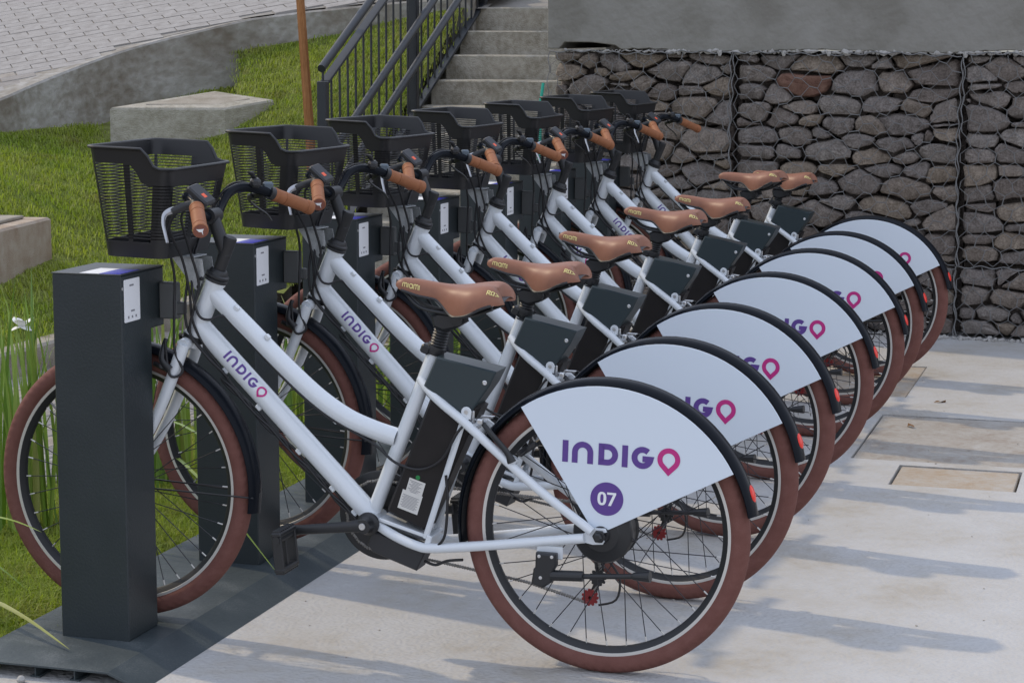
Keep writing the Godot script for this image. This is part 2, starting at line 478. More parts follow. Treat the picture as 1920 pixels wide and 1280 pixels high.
func build_ground() -> void:
	# the wide ground everything stands on, just below the paved level
	var g := MB.new()
	g.quad(Vector3(-60, -.06, 60), Vector3(60, -.06, 60), Vector3(60, -.06, -60), Vector3(-60, -.06, -60))
	struct("ground", g.mesh(0), M.dirt)
	# concrete pad with three let-in covers; each opening has real walls
	var holes := [[.207, 1.55, -3.56, -2.668], [.385, .795, -2.60, -2.27], [-.42, .252, -4.80, -3.97]]
	var xs := [-1.36, -.42, .207, .252, .385, .795, 1.55, 7.0]
	var zs := [-6.6, -4.80, -3.97, -3.56, -2.668, -2.60, -2.27, 6.5]
	var p := MB.new()
	for i in xs.size() - 1:
		for j in zs.size() - 1:
			var cx: float = (xs[i] + xs[i + 1]) / 2
			var cz: float = (zs[j] + zs[j + 1]) / 2
			var inside := false
			for h in holes:
				if cx > h[0] and cx < h[1] and cz > h[2] and cz < h[3]: inside = true
			if inside: continue
			p.quad(Vector3(xs[i], 0, zs[j + 1]), Vector3(xs[i + 1], 0, zs[j + 1]), Vector3(xs[i + 1], 0, zs[j]), Vector3(xs[i], 0, zs[j]))
	for h in holes:
		var d := -.05
		p.quad(Vector3(h[0], 0, h[2]), Vector3(h[1], 0, h[2]), Vector3(h[1], d, h[2]), Vector3(h[0], d, h[2]))
		p.quad(Vector3(h[0], 0, h[3]), Vector3(h[0], d, h[3]), Vector3(h[1], d, h[3]), Vector3(h[1], 0, h[3]))
		p.quad(Vector3(h[0], 0, h[2]), Vector3(h[0], d, h[2]), Vector3(h[0], d, h[3]), Vector3(h[0], 0, h[3]))
		p.quad(Vector3(h[1], 0, h[2]), Vector3(h[1], 0, h[3]), Vector3(h[1], d, h[3]), Vector3(h[1], d, h[2]))
	p.quad(Vector3(-1.36, 0, 6.5), Vector3(-1.36, 0, -6.6), Vector3(-1.36, -.06, -6.6), Vector3(-1.36, -.06, 6.5))
	struct("concrete_pad", p.mesh(20), M.pad)
	var labels := ["large grey concrete cover let into the pad", "small concrete cover with dark open joint nearest the camera", "concrete cover half hidden behind the farthest rear wheels"]
	for k in 3:
		var h = holes[k]
		var gap := [.006, .009, .005][k] as float
		var mb := MB.new()
		mb.box(Vector3((h[0] + h[1]) / 2, -.026, (h[2] + h[3]) / 2), Vector3(h[1] - h[0] - gap * 2, .046, h[3] - h[2] - gap * 2.6), .003)
		var c := part("concrete_cover", mb.mesh(20), [M.cover, M.cover_warm, M.cover_warm][k])
		tag(c, labels[k], "cover", "covers let into the pad")
	# mounting plate: flat top, sloped front edge, open near end on two channels
	var pl := thing("mounting_plate", "long dark steel mounting plate under the docking stations", "plate")
	var prof := PackedVector2Array([V2(-1.40, .029), V2(-1.036, .029), V2(-.962, .0005), V2(-.944, .0005), V2(-1.032, .0345), V2(-1.405, .0345), V2(-1.405, .0005), V2(-1.40, .0005)])
	var pm := MB.new()
	pm.prism(prof, -5.15, .445, 0.0008)
	part("plate", pm.mesh(20), M.plate, pl)
	for x in [-1.225, -1.125]:
		var ch := MB.new()
		ch.prism(PackedVector2Array([V2(x - .012, .001), V2(x + .012, .001), V2(x + .012, .004), V2(x + .002, .004), V2(x + .002, .0285), V2(x - .012, .0285), V2(x - .012, .0265), V2(x - .001, .0265), V2(x - .001, .004), V2(x - .012, .004)]), -5.1, .43)
		part("support_channel", ch.mesh(20), M.plate, pl)
	# planting bed between the pad and the footpath
	var bed := MB.new()
	var rows := []
	for j in 60:
		var row := []
		for i in 8:
			var x := lerpf(-1.36, -2.18, i / 7.0)
			var z := lerpf(1.6, -6.3, j / 59.0)
			row.push_back(Vector3(x, -.012 + .012 * sin(x * 9 + z * 5) * sin(z * 3.3), z))
		rows.push_back(row)
	bed.grid(rows)
	struct("planting_bed", bed.mesh(60), M.soil)
	# footpath of small pavers with a kerb on its far side
	var fp := MB.new()
	fp.quad(Vector3(-2.18, .0, 1.5), Vector3(-2.18, 0, -6.2), Vector3(-3.36, 0, -6.2), Vector3(-3.36, 0, 1.5))
	var path := struct("footpath", fp.mesh(0), M.dirt)
	var pb := MB.new()
	pb.box(Vector3.ZERO, Vector3(.096, .04, .196), .004)
	var pmesh := pb.mesh(20)
	var k := 0
	for i in 12:
		for j in 23:
			var z := -.1 - j * .2 - (.1 if i % 2 else 0.0)
			if k >= 290: continue
			var o := part("paver", pmesh, M.paver[rng.randi() % 5], path)
			o.position = Vector3(-2.235 - i * .1, .001 + rng.randf_range(-.002, .002), z)
			k += 1
	var kerb := Node3D.new()
	kerb.name = "kerb"
	add_child(kerb)
	kerb.set_meta("kind", "structure")
	var kb := MB.new()
	kb.box(Vector3.ZERO, Vector3(.12, .20, .592), .012)
	var km := kb.mesh(30)
	for i in 13:
		var o := part("kerb_stone", km, M.kerb, kerb)
		o.position = Vector3(-3.41 + rng.randf_range(-.003, .003), .035 + rng.randf_range(-.003, .003), 1.3 - i * .6)

# path of the retaining wall in plan, with the height of its top
var wall_pts := [[Vector2(-5.55, -5.2), 0.75], [Vector2(-5.457, -5.62), 0.86], [Vector2(-5.358, -6.005), 0.963], [Vector2(-5.234, -6.38), 1.064], [Vector2(-5.18, -6.656), 1.137], [Vector2(-5.092, -7.004), 1.23], [Vector2(-4.973, -7.344), 1.322], [Vector2(-4.823, -7.608), 1.394], [Vector2(-4.607, -7.875), 1.469], [Vector2(-4.435, -8.07), 1.525], [Vector2(-4.316, -8.145), 1.547], [Vector2(-4.105, -8.248), 1.579], [Vector2(-3.876, -8.319), 1.603], [Vector2(-3.484, -8.441), 1.645], [Vector2(-3.05, -8.514), 1.673]]

func build_slope() -> void:
	# lawn terrain, one sheet behind the kerb and up to the retaining wall
	var mb := MB.new()
	var rows := []
	for j in 70:
		var row := []
		for i in 60:
			var x := lerpf(-3.47, -7.2, i / 59.0)
			var z := lerpf(2.5, -9.2, j / 69.0)
			if x > -3.5 and z < -5.5: x = -3.47
			row.push_back(Vector3(x, terrain(x, z), z))
		rows.push_back(row)
	for j in rows.size() - 1:
		for i in rows[j].size() - 1:
			var c: Vector3 = (rows[j][i] + rows[j + 1][i + 1]) / 2
			if wall_side(c.x, c.z) > .07: continue
			mb.quad(rows[j][i], rows[j][i + 1], rows[j + 1][i + 1], rows[j + 1][i])
	var rows2 := []     # the strip between the stairs and the slope
	for j in 30:
		var z := lerpf(-5.5, -9.2, j / 29.0)
		var row := []
		for i in 4:
			var x := lerpf(-3.11, -3.47, i / 3.0)
			row.push_back(Vector3(x, terrain(x, z), z))
		rows2.push_back(row)
	mb.grid(rows2)
	struct("sloping_lawn", mb.mesh(60), M.soil)
	# retaining wall, curved in plan
	var w := thing("retaining_wall", "low curved grey concrete retaining wall below the paved ramp", "wall")
	var P := []; var H := []
	for a in wall_pts:
		P.push_back(Vector3(a[0].x, a[1], a[0].y))
	var C := curve(P, 4)
	var n := C.size()
	var joints := [0, n - 1]
	for s in joints.size() - 1:
		var pts := []
		for i in range(joints[s], joints[s + 1] + 1): pts.push_back(C[i])
		var m := MB.new()
		var rr := []
		for i in pts.size():
			var t: Vector3 = (pts[mini(i + 1, pts.size() - 1)] - pts[maxi(i - 1, 0)])
			t.y = 0; t = t.normalized()
			var nb := Vector3(t.z, 0, -t.x)     # away from the lawn
			if nb.dot(Vector3(-1, 0, -1)) < 0: nb = -nb
			var p: Vector3 = pts[i]
			if i == 0: p += t * .002
			if i == pts.size() - 1: p -= t * .002
			rr.push_back([Vector3(p.x, -.02, p.z), Vector3(p.x, p.y - .012, p.z), p + nb * .012, p + nb * .22, Vector3(p.x, -.02, p.z) + nb * .22])
		m.grid(rr)
		for e in [0, rr.size() - 1]:
			m.quad(rr[e][0], rr[e][1], rr[e][3], rr[e][4])
			m.tri(rr[e][1], rr[e][2], rr[e][3])
		part("wall_body", m.mesh(30), M.retain, w)
	# paved ramp above the wall
	var ramp := MB.new()
	var up := []
	for i in n:
		var p: Vector3 = C[i]
		var row := []
		for q in [.10, .8, 2.0, 3.5, 5.0, 7.0, 9.0, 16.0]:
			var d := Vector3(-.80, 0, -.60) if i < 20 else Vector3(-.80, 0, -.60).lerp(Vector3(-.25, 0, -1).normalized(), clampf((i - 20) / 20.0, 0, 1))
			var e: Vector3 = p + d.normalized() * q
			row.push_back(Vector3(e.x, ramp_y(e.x, e.z) - .012, e.z))
		up.push_back(row)
	ramp.grid(up)
	ramp.quad(Vector3(-3.14, 1.59, -8.66), Vector3(2, 1.59, -8.68), Vector3(6, 5.5, -26), Vector3(-3.14, 5.5, -26))
	ramp.quad(Vector3(-3.9, 1.60, -8.5), Vector3(-3.0, 1.60, -8.62), Vector3(-2.9, 5.3, -26), Vector3(-5.5, 5.5, -26))
	var road := struct("paved_ramp", ramp.mesh(30), M.sand)
	# pavers laid in running bond across the ramp
	var pb := MB.new()
	pb.box(Vector3.ZERO, Vector3(.208, .05, .100), .003)
	var pmesh := pb.mesh(20)
	var spots := []
	var ax := Vector3(.80, 0, -.60)           # course direction, level across the picture
	var az := Vector3(-.60, 0, -.80)
	var o0 := Vector3(-5.4, 0, -6.7)
	for j in range(-12, 95):
		for i in range(-22, 40):
			var c := o0 + ax * ((i + (.5 if j % 2 else 0.0)) * .212) + az * (j * .104)
			if c.x < -12.5 or c.z < -16: continue
			if not beyond_wall(c, C): continue
			spots.push_back(c)
	spots.sort_custom(func(a, b): return a.distance_squared_to(Vector3(1.18, 0, 4.6)) < b.distance_squared_to(Vector3(1.18, 0, 4.6)))
	var rest := MB.new()
	var k := 0
	for c in spots:
		var y := ramp_y(c.x, c.z)
		var nx := (ax + Vector3(0, ramp_y(c.x + ax.x, c.z + ax.z) - y, 0)).normalized()
		var nz := (-az + Vector3(0, ramp_y(c.x - az.x, c.z - az.z) - y, 0)).normalized()
		var ny := nz.cross(nx).normalized()
		var xf := Transform3D(Basis(nx, ny, nz), Vector3(c.x, y - .029 + rng.randf_range(-.0015, .0015), c.z))
		if k < 290:
			var o := part("paver", pmesh, M.paver[rng.randi() % 5], road)
			o.transform = xf
		else:
			rest.box(Vector3(0, .005, 0), Vector3(.208, .04, .100), .0, xf)
		k += 1
	var ro := part("pavers", rest.mesh(0), M.paver[0], road)
	ro.set_meta("kind", "stuff")

func ramp_y(x: float, z: float) -> float:   # an inclined plane through the top of the wall
	return -.467 + .0252 * x - .2606 * z

func wall_side(x: float, z: float) -> float:   # > 0 on the ramp side of the wall face
	var p := Vector2(x, z)
	var best := 1e9; var sd := 0.0
	for i in wall_pts.size() - 1:
		var a: Vector2 = wall_pts[i][0]; var b: Vector2 = wall_pts[i + 1][0]
		var q := Geometry2D.get_closest_point_to_segment(p, a, b)
		var d := p.distance_to(q)
		if d < best - 1e-6:
			best = d
			var t := b - a
			var nrm := Vector2(t.y, -t.x).normalized()
			if nrm.dot(Vector2(-1, -1)) < 0: nrm = -nrm
			sd = signf((p - (a + b) / 2).dot(nrm)) * d
	return sd
func beyond_wall(c: Vector3, _C: Array) -> bool:
	return wall_side(c.x, c.z) > .125 and c.x < -2.9

func build_stairs() -> void:
	var st := thing("concrete_stairs", "concrete stairs rising between the lawn and the stone wall", "stairs")
	for k in 11:
		var top := .118 + k * .148
		var zf := -5.83 - k * .281
		var mb := MB.new()
		var wob := rng.randf_range(-.008, .008)
		mb.box(Vector3(-2.46, top / 2 - .03 + .001 * k, zf - .3), Vector3(1.27, top + .06, .60), .008)
		var o := part("step", mb.mesh(30), M.step, st)
		o.position.z = wob * .5
	# railing on the left of the stairs
	var X := -3.06
	var r := thing("stair_railing", "dark grey steel railing with balusters along the stairs", "railing")
	var yb := func(z: float) -> float: return .985 + (-7.409 - z) * .490
	for a in [[-5.95, .0], [-7.40, .35], [-8.74, .90]]:
		var mb := MB.new()
		var z: float = a[0]
		var top: float = yb.call(z) + .925
		mb.box(Vector3(X, (top + a[1]) / 2, z), Vector3(.052, top - a[1], .052), .004)
		part("post", mb.mesh(20), M.rail, r)
		var pin := MB.new()
		pin.tube([Vector3(X, top, z), Vector3(X, top + .06, z)], .007, 8)
		part("rail_pin", pin.mesh(40), M.rail, r)
	var bar := func(called: String, off: float, z0: float, z1: float, size: Vector2) -> void:
		var a := Vector3(X, yb.call(z0) + off, z0); var b := Vector3(X, yb.call(z1) + off, z1)
		var mb := MB.new()
		var m := (a + b) / 2
		mb.box(Vector3.ZERO, Vector3(size.x, size.y, a.distance_to(b)), .002, Transform3D(Basis.looking_at(b - a), m))
		part(called, mb.mesh(20), M.rail, r)
	bar.call("top_bar", .905, -5.98, -9.6, Vector2(.05, .018))
	bar.call("bottom_bar", 0.0, -5.98, -9.6, Vector2(.045, .022))
	for i in 29:
		var z := -6.07 - i * .122
		var mb := MB.new()
		mb.tube([Vector3(X, yb.call(z), z), Vector3(X, yb.call(z) + .90, z)], .0065, 6)
		part("baluster", mb.mesh(40), M.rail, r)
	var tube := func(called: String, off: float, z0: float, dx: float) -> void:
		var mb := MB.new()
		mb.tube([Vector3(X + dx, yb.call(z0) + off, z0), Vector3(X + dx, yb.call(-9.6) + off, -9.6)], .0225, 14)
		part(called, mb.mesh(40), M.rail, r)
	tube.call("handrail", 1.0, -5.93, 0.0)
	tube.call("lower_handrail", .58, -5.80, .07)
	tube.call("lower_handrail", .36, -5.80, .07)
	for z in [-6.4, -7.45, -8.5]:
		for off in [.58, .36]:
			var mb := MB.new()
			var y: float = yb.call(z) + off
			mb.tube([Vector3(X, y - .05, z), Vector3(X + .045, y - .05, z), Vector3(X + .07, y - .02, z)], .006, 6)
			part("bracket", mb.mesh(40), M.rail, r)
	# timber stake in the lawn beside the railing
	var sk := thing("timber_stake", "tall orange-brown timber stake leaning in the grass by the railing", "stake", Vector3(-3.43, terrain(-3.43, -6.62) - .08, -6.62))
	var sm := MB.new()
	sm.tube([Vector3(.03, 0, 0), Vector3(.022, .3, 0), Vector3(-.03, 1.1, 0), Vector3(-.05, 1.5, .0)], [.027, .028, .024, .022], 7)
	part("pole", sm.mesh(50), M.wood, sk)
	# inspection chamber under the retaining wall
	var ch := thing("inspection_chamber", "pale concrete chamber half buried below the retaining wall", "chamber")
	var lay := Transform3D(Basis(Vector3(1, 0, 0), Vector3(0, 0, -1), Vector3(0, 1, 0)), Vector3.ZERO)
	var slab := func(q: Array, h: float) -> ArrayMesh:
		var m := MB.new()
		var a := []; var b := []; var c := []
		var mid: Vector3 = (q[0] + q[1] + q[2] + q[3]) / 4
		for p in q:
			var inw: Vector3 = (mid - p).normalized() * .012
			a.push_back(p - Vector3(0, h, 0)); b.push_back(p - Vector3(0, .012, 0)); c.push_back(p + Vector3(inw.x, 0, inw.z))
		m.grid([a, b, c], true)
		m.quad(c[0], c[1], c[2], c[3])
		return m.mesh(25)
	part("chamber_body", slab.call([Vector3(-4.79, 1.002, -6.87), Vector3(-4.14, 1.002, -7.08), Vector3(-3.93, 1.045, -7.33), Vector3(-4.42, 1.085, -7.55), Vector3(-4.75, 1.04, -7.25)].slice(0, 4), .5), M.step, ch)
	part("lid", slab.call([Vector3(-4.62, 1.022, -6.99), Vector3(-4.20, 1.021, -7.13), Vector3(-4.07, 1.051, -7.31), Vector3(-4.39, 1.079, -7.45)], .02), M.kerb, ch)
	# low block at the left edge
	var lb := thing("concrete_block", "low tan concrete block with a lid on the lawn", "block")
	var b1 := MB.new()
	b1.prism(PackedVector2Array([Vector2(-4.01, 4.72), Vector2(-3.89, 3.95), Vector2(-4.55, 3.85), Vector2(-4.67, 4.62)]), .22, .55, .012, lay)
	part("block_body", b1.mesh(30), M.block, lb)
	var b2 := MB.new()
	b2.prism(PackedVector2Array([Vector2(-4.09, 4.60), Vector2(-4.0, 4.02), Vector2(-4.45, 3.95), Vector2(-4.54, 4.53)]), .551, .567, .004, lay)
	part("lid", b2.mesh(30), M.kerb, lb)

# ------------------------------------------------------------------ stone wall
func clip_half(P: Array, c: Vector2, nrm: Vector2) -> Array:   # keep dot(p - c, nrm) <= 0
	var out := []
	for i in P.size():
		var a: Vector2 = P[i]; var b: Vector2 = P[(i + 1) % P.size()]
		var da := (a - c).dot(nrm); var db := (b - c).dot(nrm)
		if da <= 0: out.push_back(a)
		if (da < 0 and db > 0) or (da > 0 and db < 0): out.push_back(a.lerp(b, da / (da - db)))
	return out
func cells(x0: float, x1: float, y0: float, y1: float, cw: float, ch: float, big := []) -> Array:
	var sx := ch / cw * 1.1
	var S := []
	var y := y0 + ch * .45
	while y < y1:
		var x := x0 + cw * rng.randf_range(.2, .6)
		while x < x1:
			S.push_back([Vector2(x * sx, y + rng.randf_range(-.36, .36) * ch), rng.randf_range(-1, 1) * ch * ch * .45])
			x += cw * rng.randf_range(.5, 1.5)
		y += ch * rng.randf_range(.8, 1.12)
	for e in big:
		S = S.filter(func(s): return Vector2((s[0].x / sx - e.x) * .6, s[0].y - e.y).length() > .075)
		S.push_back([Vector2(e.x * sx, e.y), ch * ch * .5])
	var out := []
	for i in S.size():
		var p: Vector2 = S[i][0]
		var P := [Vector2(x0 * sx, y0), Vector2(x1 * sx, y0), Vector2(x1 * sx, y1), Vector2(x0 * sx, y1)]
		for j in S.size():
			if j == i or P.size() < 3: continue
			var q: Vector2 = S[j][0]
			var d := q - p
			if d.length() > ch * 4: continue
			var t: float = .5 + (S[i][1] - S[j][1]) / (2 * d.length_squared())
			P = clip_half(P, p + d * t, d)
		if P.size() >= 3:
			var R := []
			for a in P: R.push_back(Vector2(a.x / sx, a.y))
			out.push_back(R)
	return out
func stone_mesh(mb: MB, P: Array, zc: float, depth: float) -> Vector2:
	# densify, round a little, shrink, then dome the face
	var c := Vector2.ZERO
	for a in P: c += a
	c /= P.size()
	var Q := []
	var n := P.size()
	for i in n:
		var a: Vector2 = P[i]; var b: Vector2 = P[(i + 1) % n]
		var l := a.distance_to(b)
		if l < .008: continue
		var cut := clampf(rng.randf_range(.007, .028) / l, .05, .42)
		Q.push_back(a.lerp(b, cut))
		if l > .07: Q.push_back(a.lerp(b, .5) + Vector2(rng.randfn(0, .0045), rng.randfn(0, .0045)))
		Q.push_back(a.lerp(b, 1 - cut))
	if Q.size() < 4: return c
	var rot := rng.randf_range(-.09, .09)
	var sh := rng.randf_range(.92, 1.0)
	var shy := rng.randf_range(.84, .97)
	var tilt := Vector2(rng.randf_range(-.25, .25), rng.randf_range(-.35, .35))
	var bulge := rng.randf_range(.008, .022)
	var rings := []
	for lv in [[.90, -depth], [1.0, -.028], [.99, -.006], [.88, .5], [.55, .85]]:
		var ring := []
		for p in Q:
			var d: Vector2 = (p - c).rotated(rot) * sh * (lv[0] + rng.randf_range(-.025, .025))
			d.y *= shy
			var z: float = lv[1]
			if z > 0: z = z * bulge + rng.randfn(0, .0022)
			if z > -depth + .001: z += clampf(d.dot(tilt), -.02, .02)
			ring.push_back(Vector3(c.x + d.x, c.y + d.y, zc + z))
		rings.push_back(ring)
	mb.grid(rings, true)
	var top := Vector3.ZERO
	for p in rings[4]: top += p
	top = top / rings[4].size() + Vector3(0, 0, bulge * .12)
	for k in rings[4].size(): mb.tri(rings[4][k], rings[4][(k + 1) % rings[4].size()], top)
	return c

func build_gabions() -> void:
	var turn := -.061
	var org := Vector3(.28, 0, -5.748)
	var xs := [-2.075, -1.12, 0.0, 1.10, 2.2]
	var which := ["left end of the wall, top course", "between the two laced seams, top course", "right of the second seam, top course", "far right outside, top course"]
	var wl := ["left end of the wall, bottom course behind the bicycles", "bottom course behind the farthest saddles", "bottom course beside the farthest rear wheel", "far right, bottom course"]
	var tiers := [[.0, .348, wl], [.353, 1.36, which]]
	for ti in 2:
		for b in 4:
			if b == 3 and ti == 1: pass
			var x0: float = xs[b] + .004; var x1: float = xs[b + 1] - .004
			var y0: float = tiers[ti][0]; var y1: float = tiers[ti][1]
			var g := thing("gabion_basket", "wire basket of grey-brown stones, " + tiers[ti][2][b], "gabion", org, turn, "gabion baskets of the stone wall")
			var cl := cells(x0 + .012, x1 - .012, y0 + .01, y1 - .006, .165, .080, [Vector2(-.765, 1.215), Vector2(-.5, 1.20)] if ti == 1 and b == 1 else [])
			var best := 9.0; var bo: MeshInstance3D = null
			for P in cl:
				var mb := MB.new()
				var c := stone_mesh(mb, P, -.03 + rng.randf_range(-.012, .008), .075)
				if mb.v.size() < 9: continue
				var o := part("stone", mb.mesh(32), M.stone[rng.randi() % M.stone.size()], g)
				if ti == 1 and b == 1:
					var d := c.distance_to(Vector2(-.765, 1.215))
					if d < best: best = d; bo = o
			if bo:
				bo.material_override = M.redstone
				tag(bo, "reddish stone")
			var inner := MB.new()
			for P in cells(x0 + .01, x1 - .01, y0 + .005, y1 - .02, .20, .12): stone_mesh(inner, P, -.125, .06)
			var io := part("inner_stones", inner.mesh(32), M.stone[3], g)
			io.set_meta("kind", "stuff")
			var core := MB.new()
			core.box(Vector3((x0 + x1) / 2, (y0 + y1) / 2, -.56), Vector3(x1 - x0, y1 - y0, .66))
			part("core", core.mesh(0), M.stone[3], g)
			# hexagonal netting in front
			var wire := MB.new()
			hexnet(wire, x0, x1, y0, y1, b != 1 or ti == 0)
			var wo := part("wire_netting", wire.mesh(0), M.wire, g)
			wo.set_meta("kind", "stuff")
			# edge lacing
			var lace := MB.new()
			for s in 3:
				if s < 2:
					var pts := []
					var xe: float = [x0, x1][s]
					var k := int((y1 - y0) / .02)
					for i in k + 1:
						var a := i * 1.1 + s
						pts.push_back(Vector3(xe + cos(a) * .006 + .008 * sin(i * .13 + b), lerpf(y0, y1, float(i) / k), .022 + sin(a) * .006))
					lace.tube(pts, .0028, 5)
				else:
					var pts := []
					var k := int((x1 - x0) / .02)
					for i in k + 1:
						var a := i * 1.1
						pts.push_back(Vector3(lerpf(x0, x1, float(i) / k), y1 - .004 + cos(a) * .006 + .006 * sin(i * .21), .02 + sin(a) * .006))
					lace.tube(pts, .0028, 5)
			part("lacing_wire", lace.mesh(40), M.wire, g)
	# cast concrete wall on top, with a ragged lower edge
	var cw := thing("concrete_wall", "smooth grey cast concrete wall standing on the stone baskets", "wall", org, turn)
	var P := PackedVector2Array()
	P.push_back(Vector2(2.3, 2.7)); P.push_back(Vector2(-2.085, 2.7))
	var x := -2.085
	while x < 2.3:
		var y := 1.368 + .006 * sin(x * 7) + rng.randf_range(-.004, .004)
		if x < -2.02: y = 1.372
		elif x < -1.72: y = 1.405 - .03 * maxf(0, (x + 1.85) / .13) * .5
		elif x > -1.45 and x < -1.2: y -= .008
		P.push_back(Vector2(x, y))
		x += .03
	P.push_back(Vector2(2.3, 1.366))
	var wm := MB.new()
	wm.prism(P, -.85, .012, .004)
	part("wall_face", wm.mesh(30), M.wall, cw)
	var ret := MB.new()     # the wall returns along the stairs
	ret.box(Vector3(-1.95, 1.3, -2.2), Vector3(.25, 2.6, 2.6), .01)
	part("side_wall", ret.mesh(30), M.wall, cw)
	var mm := MB.new()
	x = -2.0
	while x < 2.2:
		var w := rng.randf_range(.02, .075)
		var h := rng.randf_range(.006, .018) * (.4 if x < -1.5 else 1.0)
		var pts := []
		for i in 5: pts.push_back(Vector3(x + w * i / 4.0, 1.366 + rng.randf_range(-.009, .004), .004 + rng.randf_range(-.008, .008)))
		mm.tube(pts, [h * .3, h * .8, h, h * .7, h * .25], 6)
		x += w * rng.randf_range(.7, 1.2)
	for i in 7:
		var px := rng.randf_range(-1.5, 1.1)
		mm.tube([Vector3(px, 1.366, .016), Vector3(px + .004, 1.352, .02), Vector3(px + .003, 1.346 - rng.randf() * .006, .02)], [.013, .011, .006], 5)
	part("mortar_spill", mm.mesh(50), M.mortar, cw)
	# crumbs of mortar along the foot of the wall
	var cr := MB.new()
	for i in 420:
		var px := rng.randf_range(-2.0, 2.0)
		var s := rng.randf_range(.004, .017)
		var c := Vector3(px, s * .3, .035 + absf(rng.randfn(0, .018)))
		var rot := Basis(Vector3(rng.randf(), rng.randf(), rng.randf() + .1).normalized(), rng.randf() * 6)
		cr.box(Vector3.ZERO, Vector3(s * 2.2, s, s * 1.4), s * .25, Transform3D(rot, c))
	var co := part("mortar_crumbs", cr.mesh(20), M.mortar)
	co.position = org; co.rotation.y = turn
	tag(co, "pale mortar crumbs along the foot of the stone wall", "rubble", "", "stuff")
	# turquoise cord at the wall's left end
	var gr := MB.new()
	gr.tube(curve([Vector3(-2.10, 1.20, .03), Vector3(-2.108, 1.13, .035), Vector3(-2.12, 1.06, .03), Vector3(-2.115, .9, .03), Vector3(-2.13, .7, .03), Vector3(-2.14, .45, .03), Vector3(-2.135, .12, .05)], 4), .008, 7)
	var go := part("plastic_cord", gr.mesh(50), M.turquoise)
	go.position = org; go.rotation.y = turn
	tag(go, "turquoise plastic cord hanging at the left end of the stone wall", "cord")

func hexnet(mb: MB, x0: float, x1: float, y0: float, y1: float, upright: bool) -> void:
	var A := .041; var h := .030; var Pp := .066
	var U := (x1 - x0) if upright else (y1 - y0)
	var W := (y1 - y0) if upright else (x1 - x0)
	var nk := int(U / A); var nj := int(W / Pp)
	var pt := func(k: int, j: int, hi: bool) -> Vector3:
		var u := k * U / nk + .006 * sin(k * 1.7 + j * 2.3)
		var w := (j * Pp + (h if hi else 0.0)) * W / (nj * Pp) + .006 * sin(k * 2.9 - j * 1.1)
		u = clampf(u, 0, U); w = clampf(w, 0, W)
		var z := .012 + .007 * sin(u * 21 + w * 13) + .005 * sin(u * 9 - w * 17)
		return Vector3(x0 + u, y0 + w, z) if upright else Vector3(x0 + w, y0 + u, z)
	for j in nj:
		for k in nk:
			var hi := (k + j) % 2 == 1
			mb.tube([pt.call(k, j, hi), pt.call(k + 1, j, not hi)], .0015, 4, false)
			if hi: mb.tube([pt.call(k, j, true), pt.call(k, j + 1, false)], .0023, 4, false)

# ------------------------------------------------------------------ docking stations
func build_stations() -> void:
	var side := ["nearest the camera", "second from the camera", "third from the camera", "fourth from the camera", "fifth from the camera", "sixth from the camera", "last in the row by the stone wall"]
	var s := thing("docking_station", "", "docking station", Vector3(-1.184, .0347, .131), 0.0, "docking stations along the mounting plate")
	var zy := Transform3D(Basis(Vector3(0, 0, 1), Vector3(0, 1, 0), Vector3(-1, 0, 0)), Vector3.ZERO)
	var b := MB.new()
	b.prism(PackedVector2Array([V2(.082, 0), V2(.082, .869), V2(-.137, .869), V2(-.137, .728), V2(-.069, .728), V2(-.069, 0)]), -.089, .089, .0025, zy)
	part("body", b.mesh(20), M.station, s)
	var cap := MB.new()
	cap.box(Vector3(0, .8705, -.0275), Vector3(.181, .003, .222), .001)
	part("top_plate", cap.mesh(20), M.station, s)
	# side sticker with its small print (code left out)
	var st := MB.new()
	var rr := []
	for a in [[V2(.037, .047), 0], [V2(-.037, .047), 90], [V2(-.037, -.047), 180], [V2(.037, -.047), 270]]:
		var q: Vector2 = a[0]
		for i in 4: rr.push_back(q + Vector2(cos(deg_to_rad(a[1] + i * 30)), sin(deg_to_rad(a[1] + i * 30))) * .003)
	st.prism(PackedVector2Array(rr), 0, .0006, 0.0, Transform3D(Basis(Vector3(0, 0, -1), Vector3(0, 1, 0), Vector3(1, 0, 0)), Vector3(.0895, .808, .0305)))
	var so := part("sticker", st.mesh(20), M.print, s)
	var ik := MB.new()
	for a in [[.032, .843, .02, .004], [.028, .783, .018, .004], [.05, .769, .006, .006], [.031, .769, .006, .006], [.012, .769, .006, .006]]:
		ik.box(Vector3(.0904, a[1], a[0]), Vector3(.0004, a[3], a[2]))
	part("small_print", ik.mesh(0), M.ink, so)
	var tw := MB.new()
	tw.box(Vector3(.005, .8724, .024), Vector3(.05, .0006, .105))
	part("white_label", tw.mesh(0), M.print, s)
	var tb := MB.new()
	tb.box(Vector3(.0565, .8724, .024), Vector3(.052, .0006, .105))
	part("blue_label", tb.mesh(0), M.blue, s)
	var screw := MB.new()
	screw.lathe([V2(.004, 0), V2(.004, .001), V2(0, .0018)], 10, along(Vector3(.089, .838, .076), Vector3(1, .838, .076)))
	part("screw", screw.mesh(30), M.silver, s)
	# lock arm reaching to the bicycle's head tube
	var la := MB.new()
	la.box(Vector3(.113, .79, -.121), Vector3(.046, .088, .026), .003)
	la.box(Vector3(.143, .772, -.121), Vector3(.022, .03, .02), .003)
	part("lock_arm", la.mesh(30), M.lockgrey, s)
	for i in 7:
		var o := s
		if i > 0:
			o = s.duplicate()
			o.name = numbered("docking_station")
			add_child(o)
			o.position.z = .131 - i * SPACING
		o.set_meta("label", "dark grey steel docking station, " + side[i])

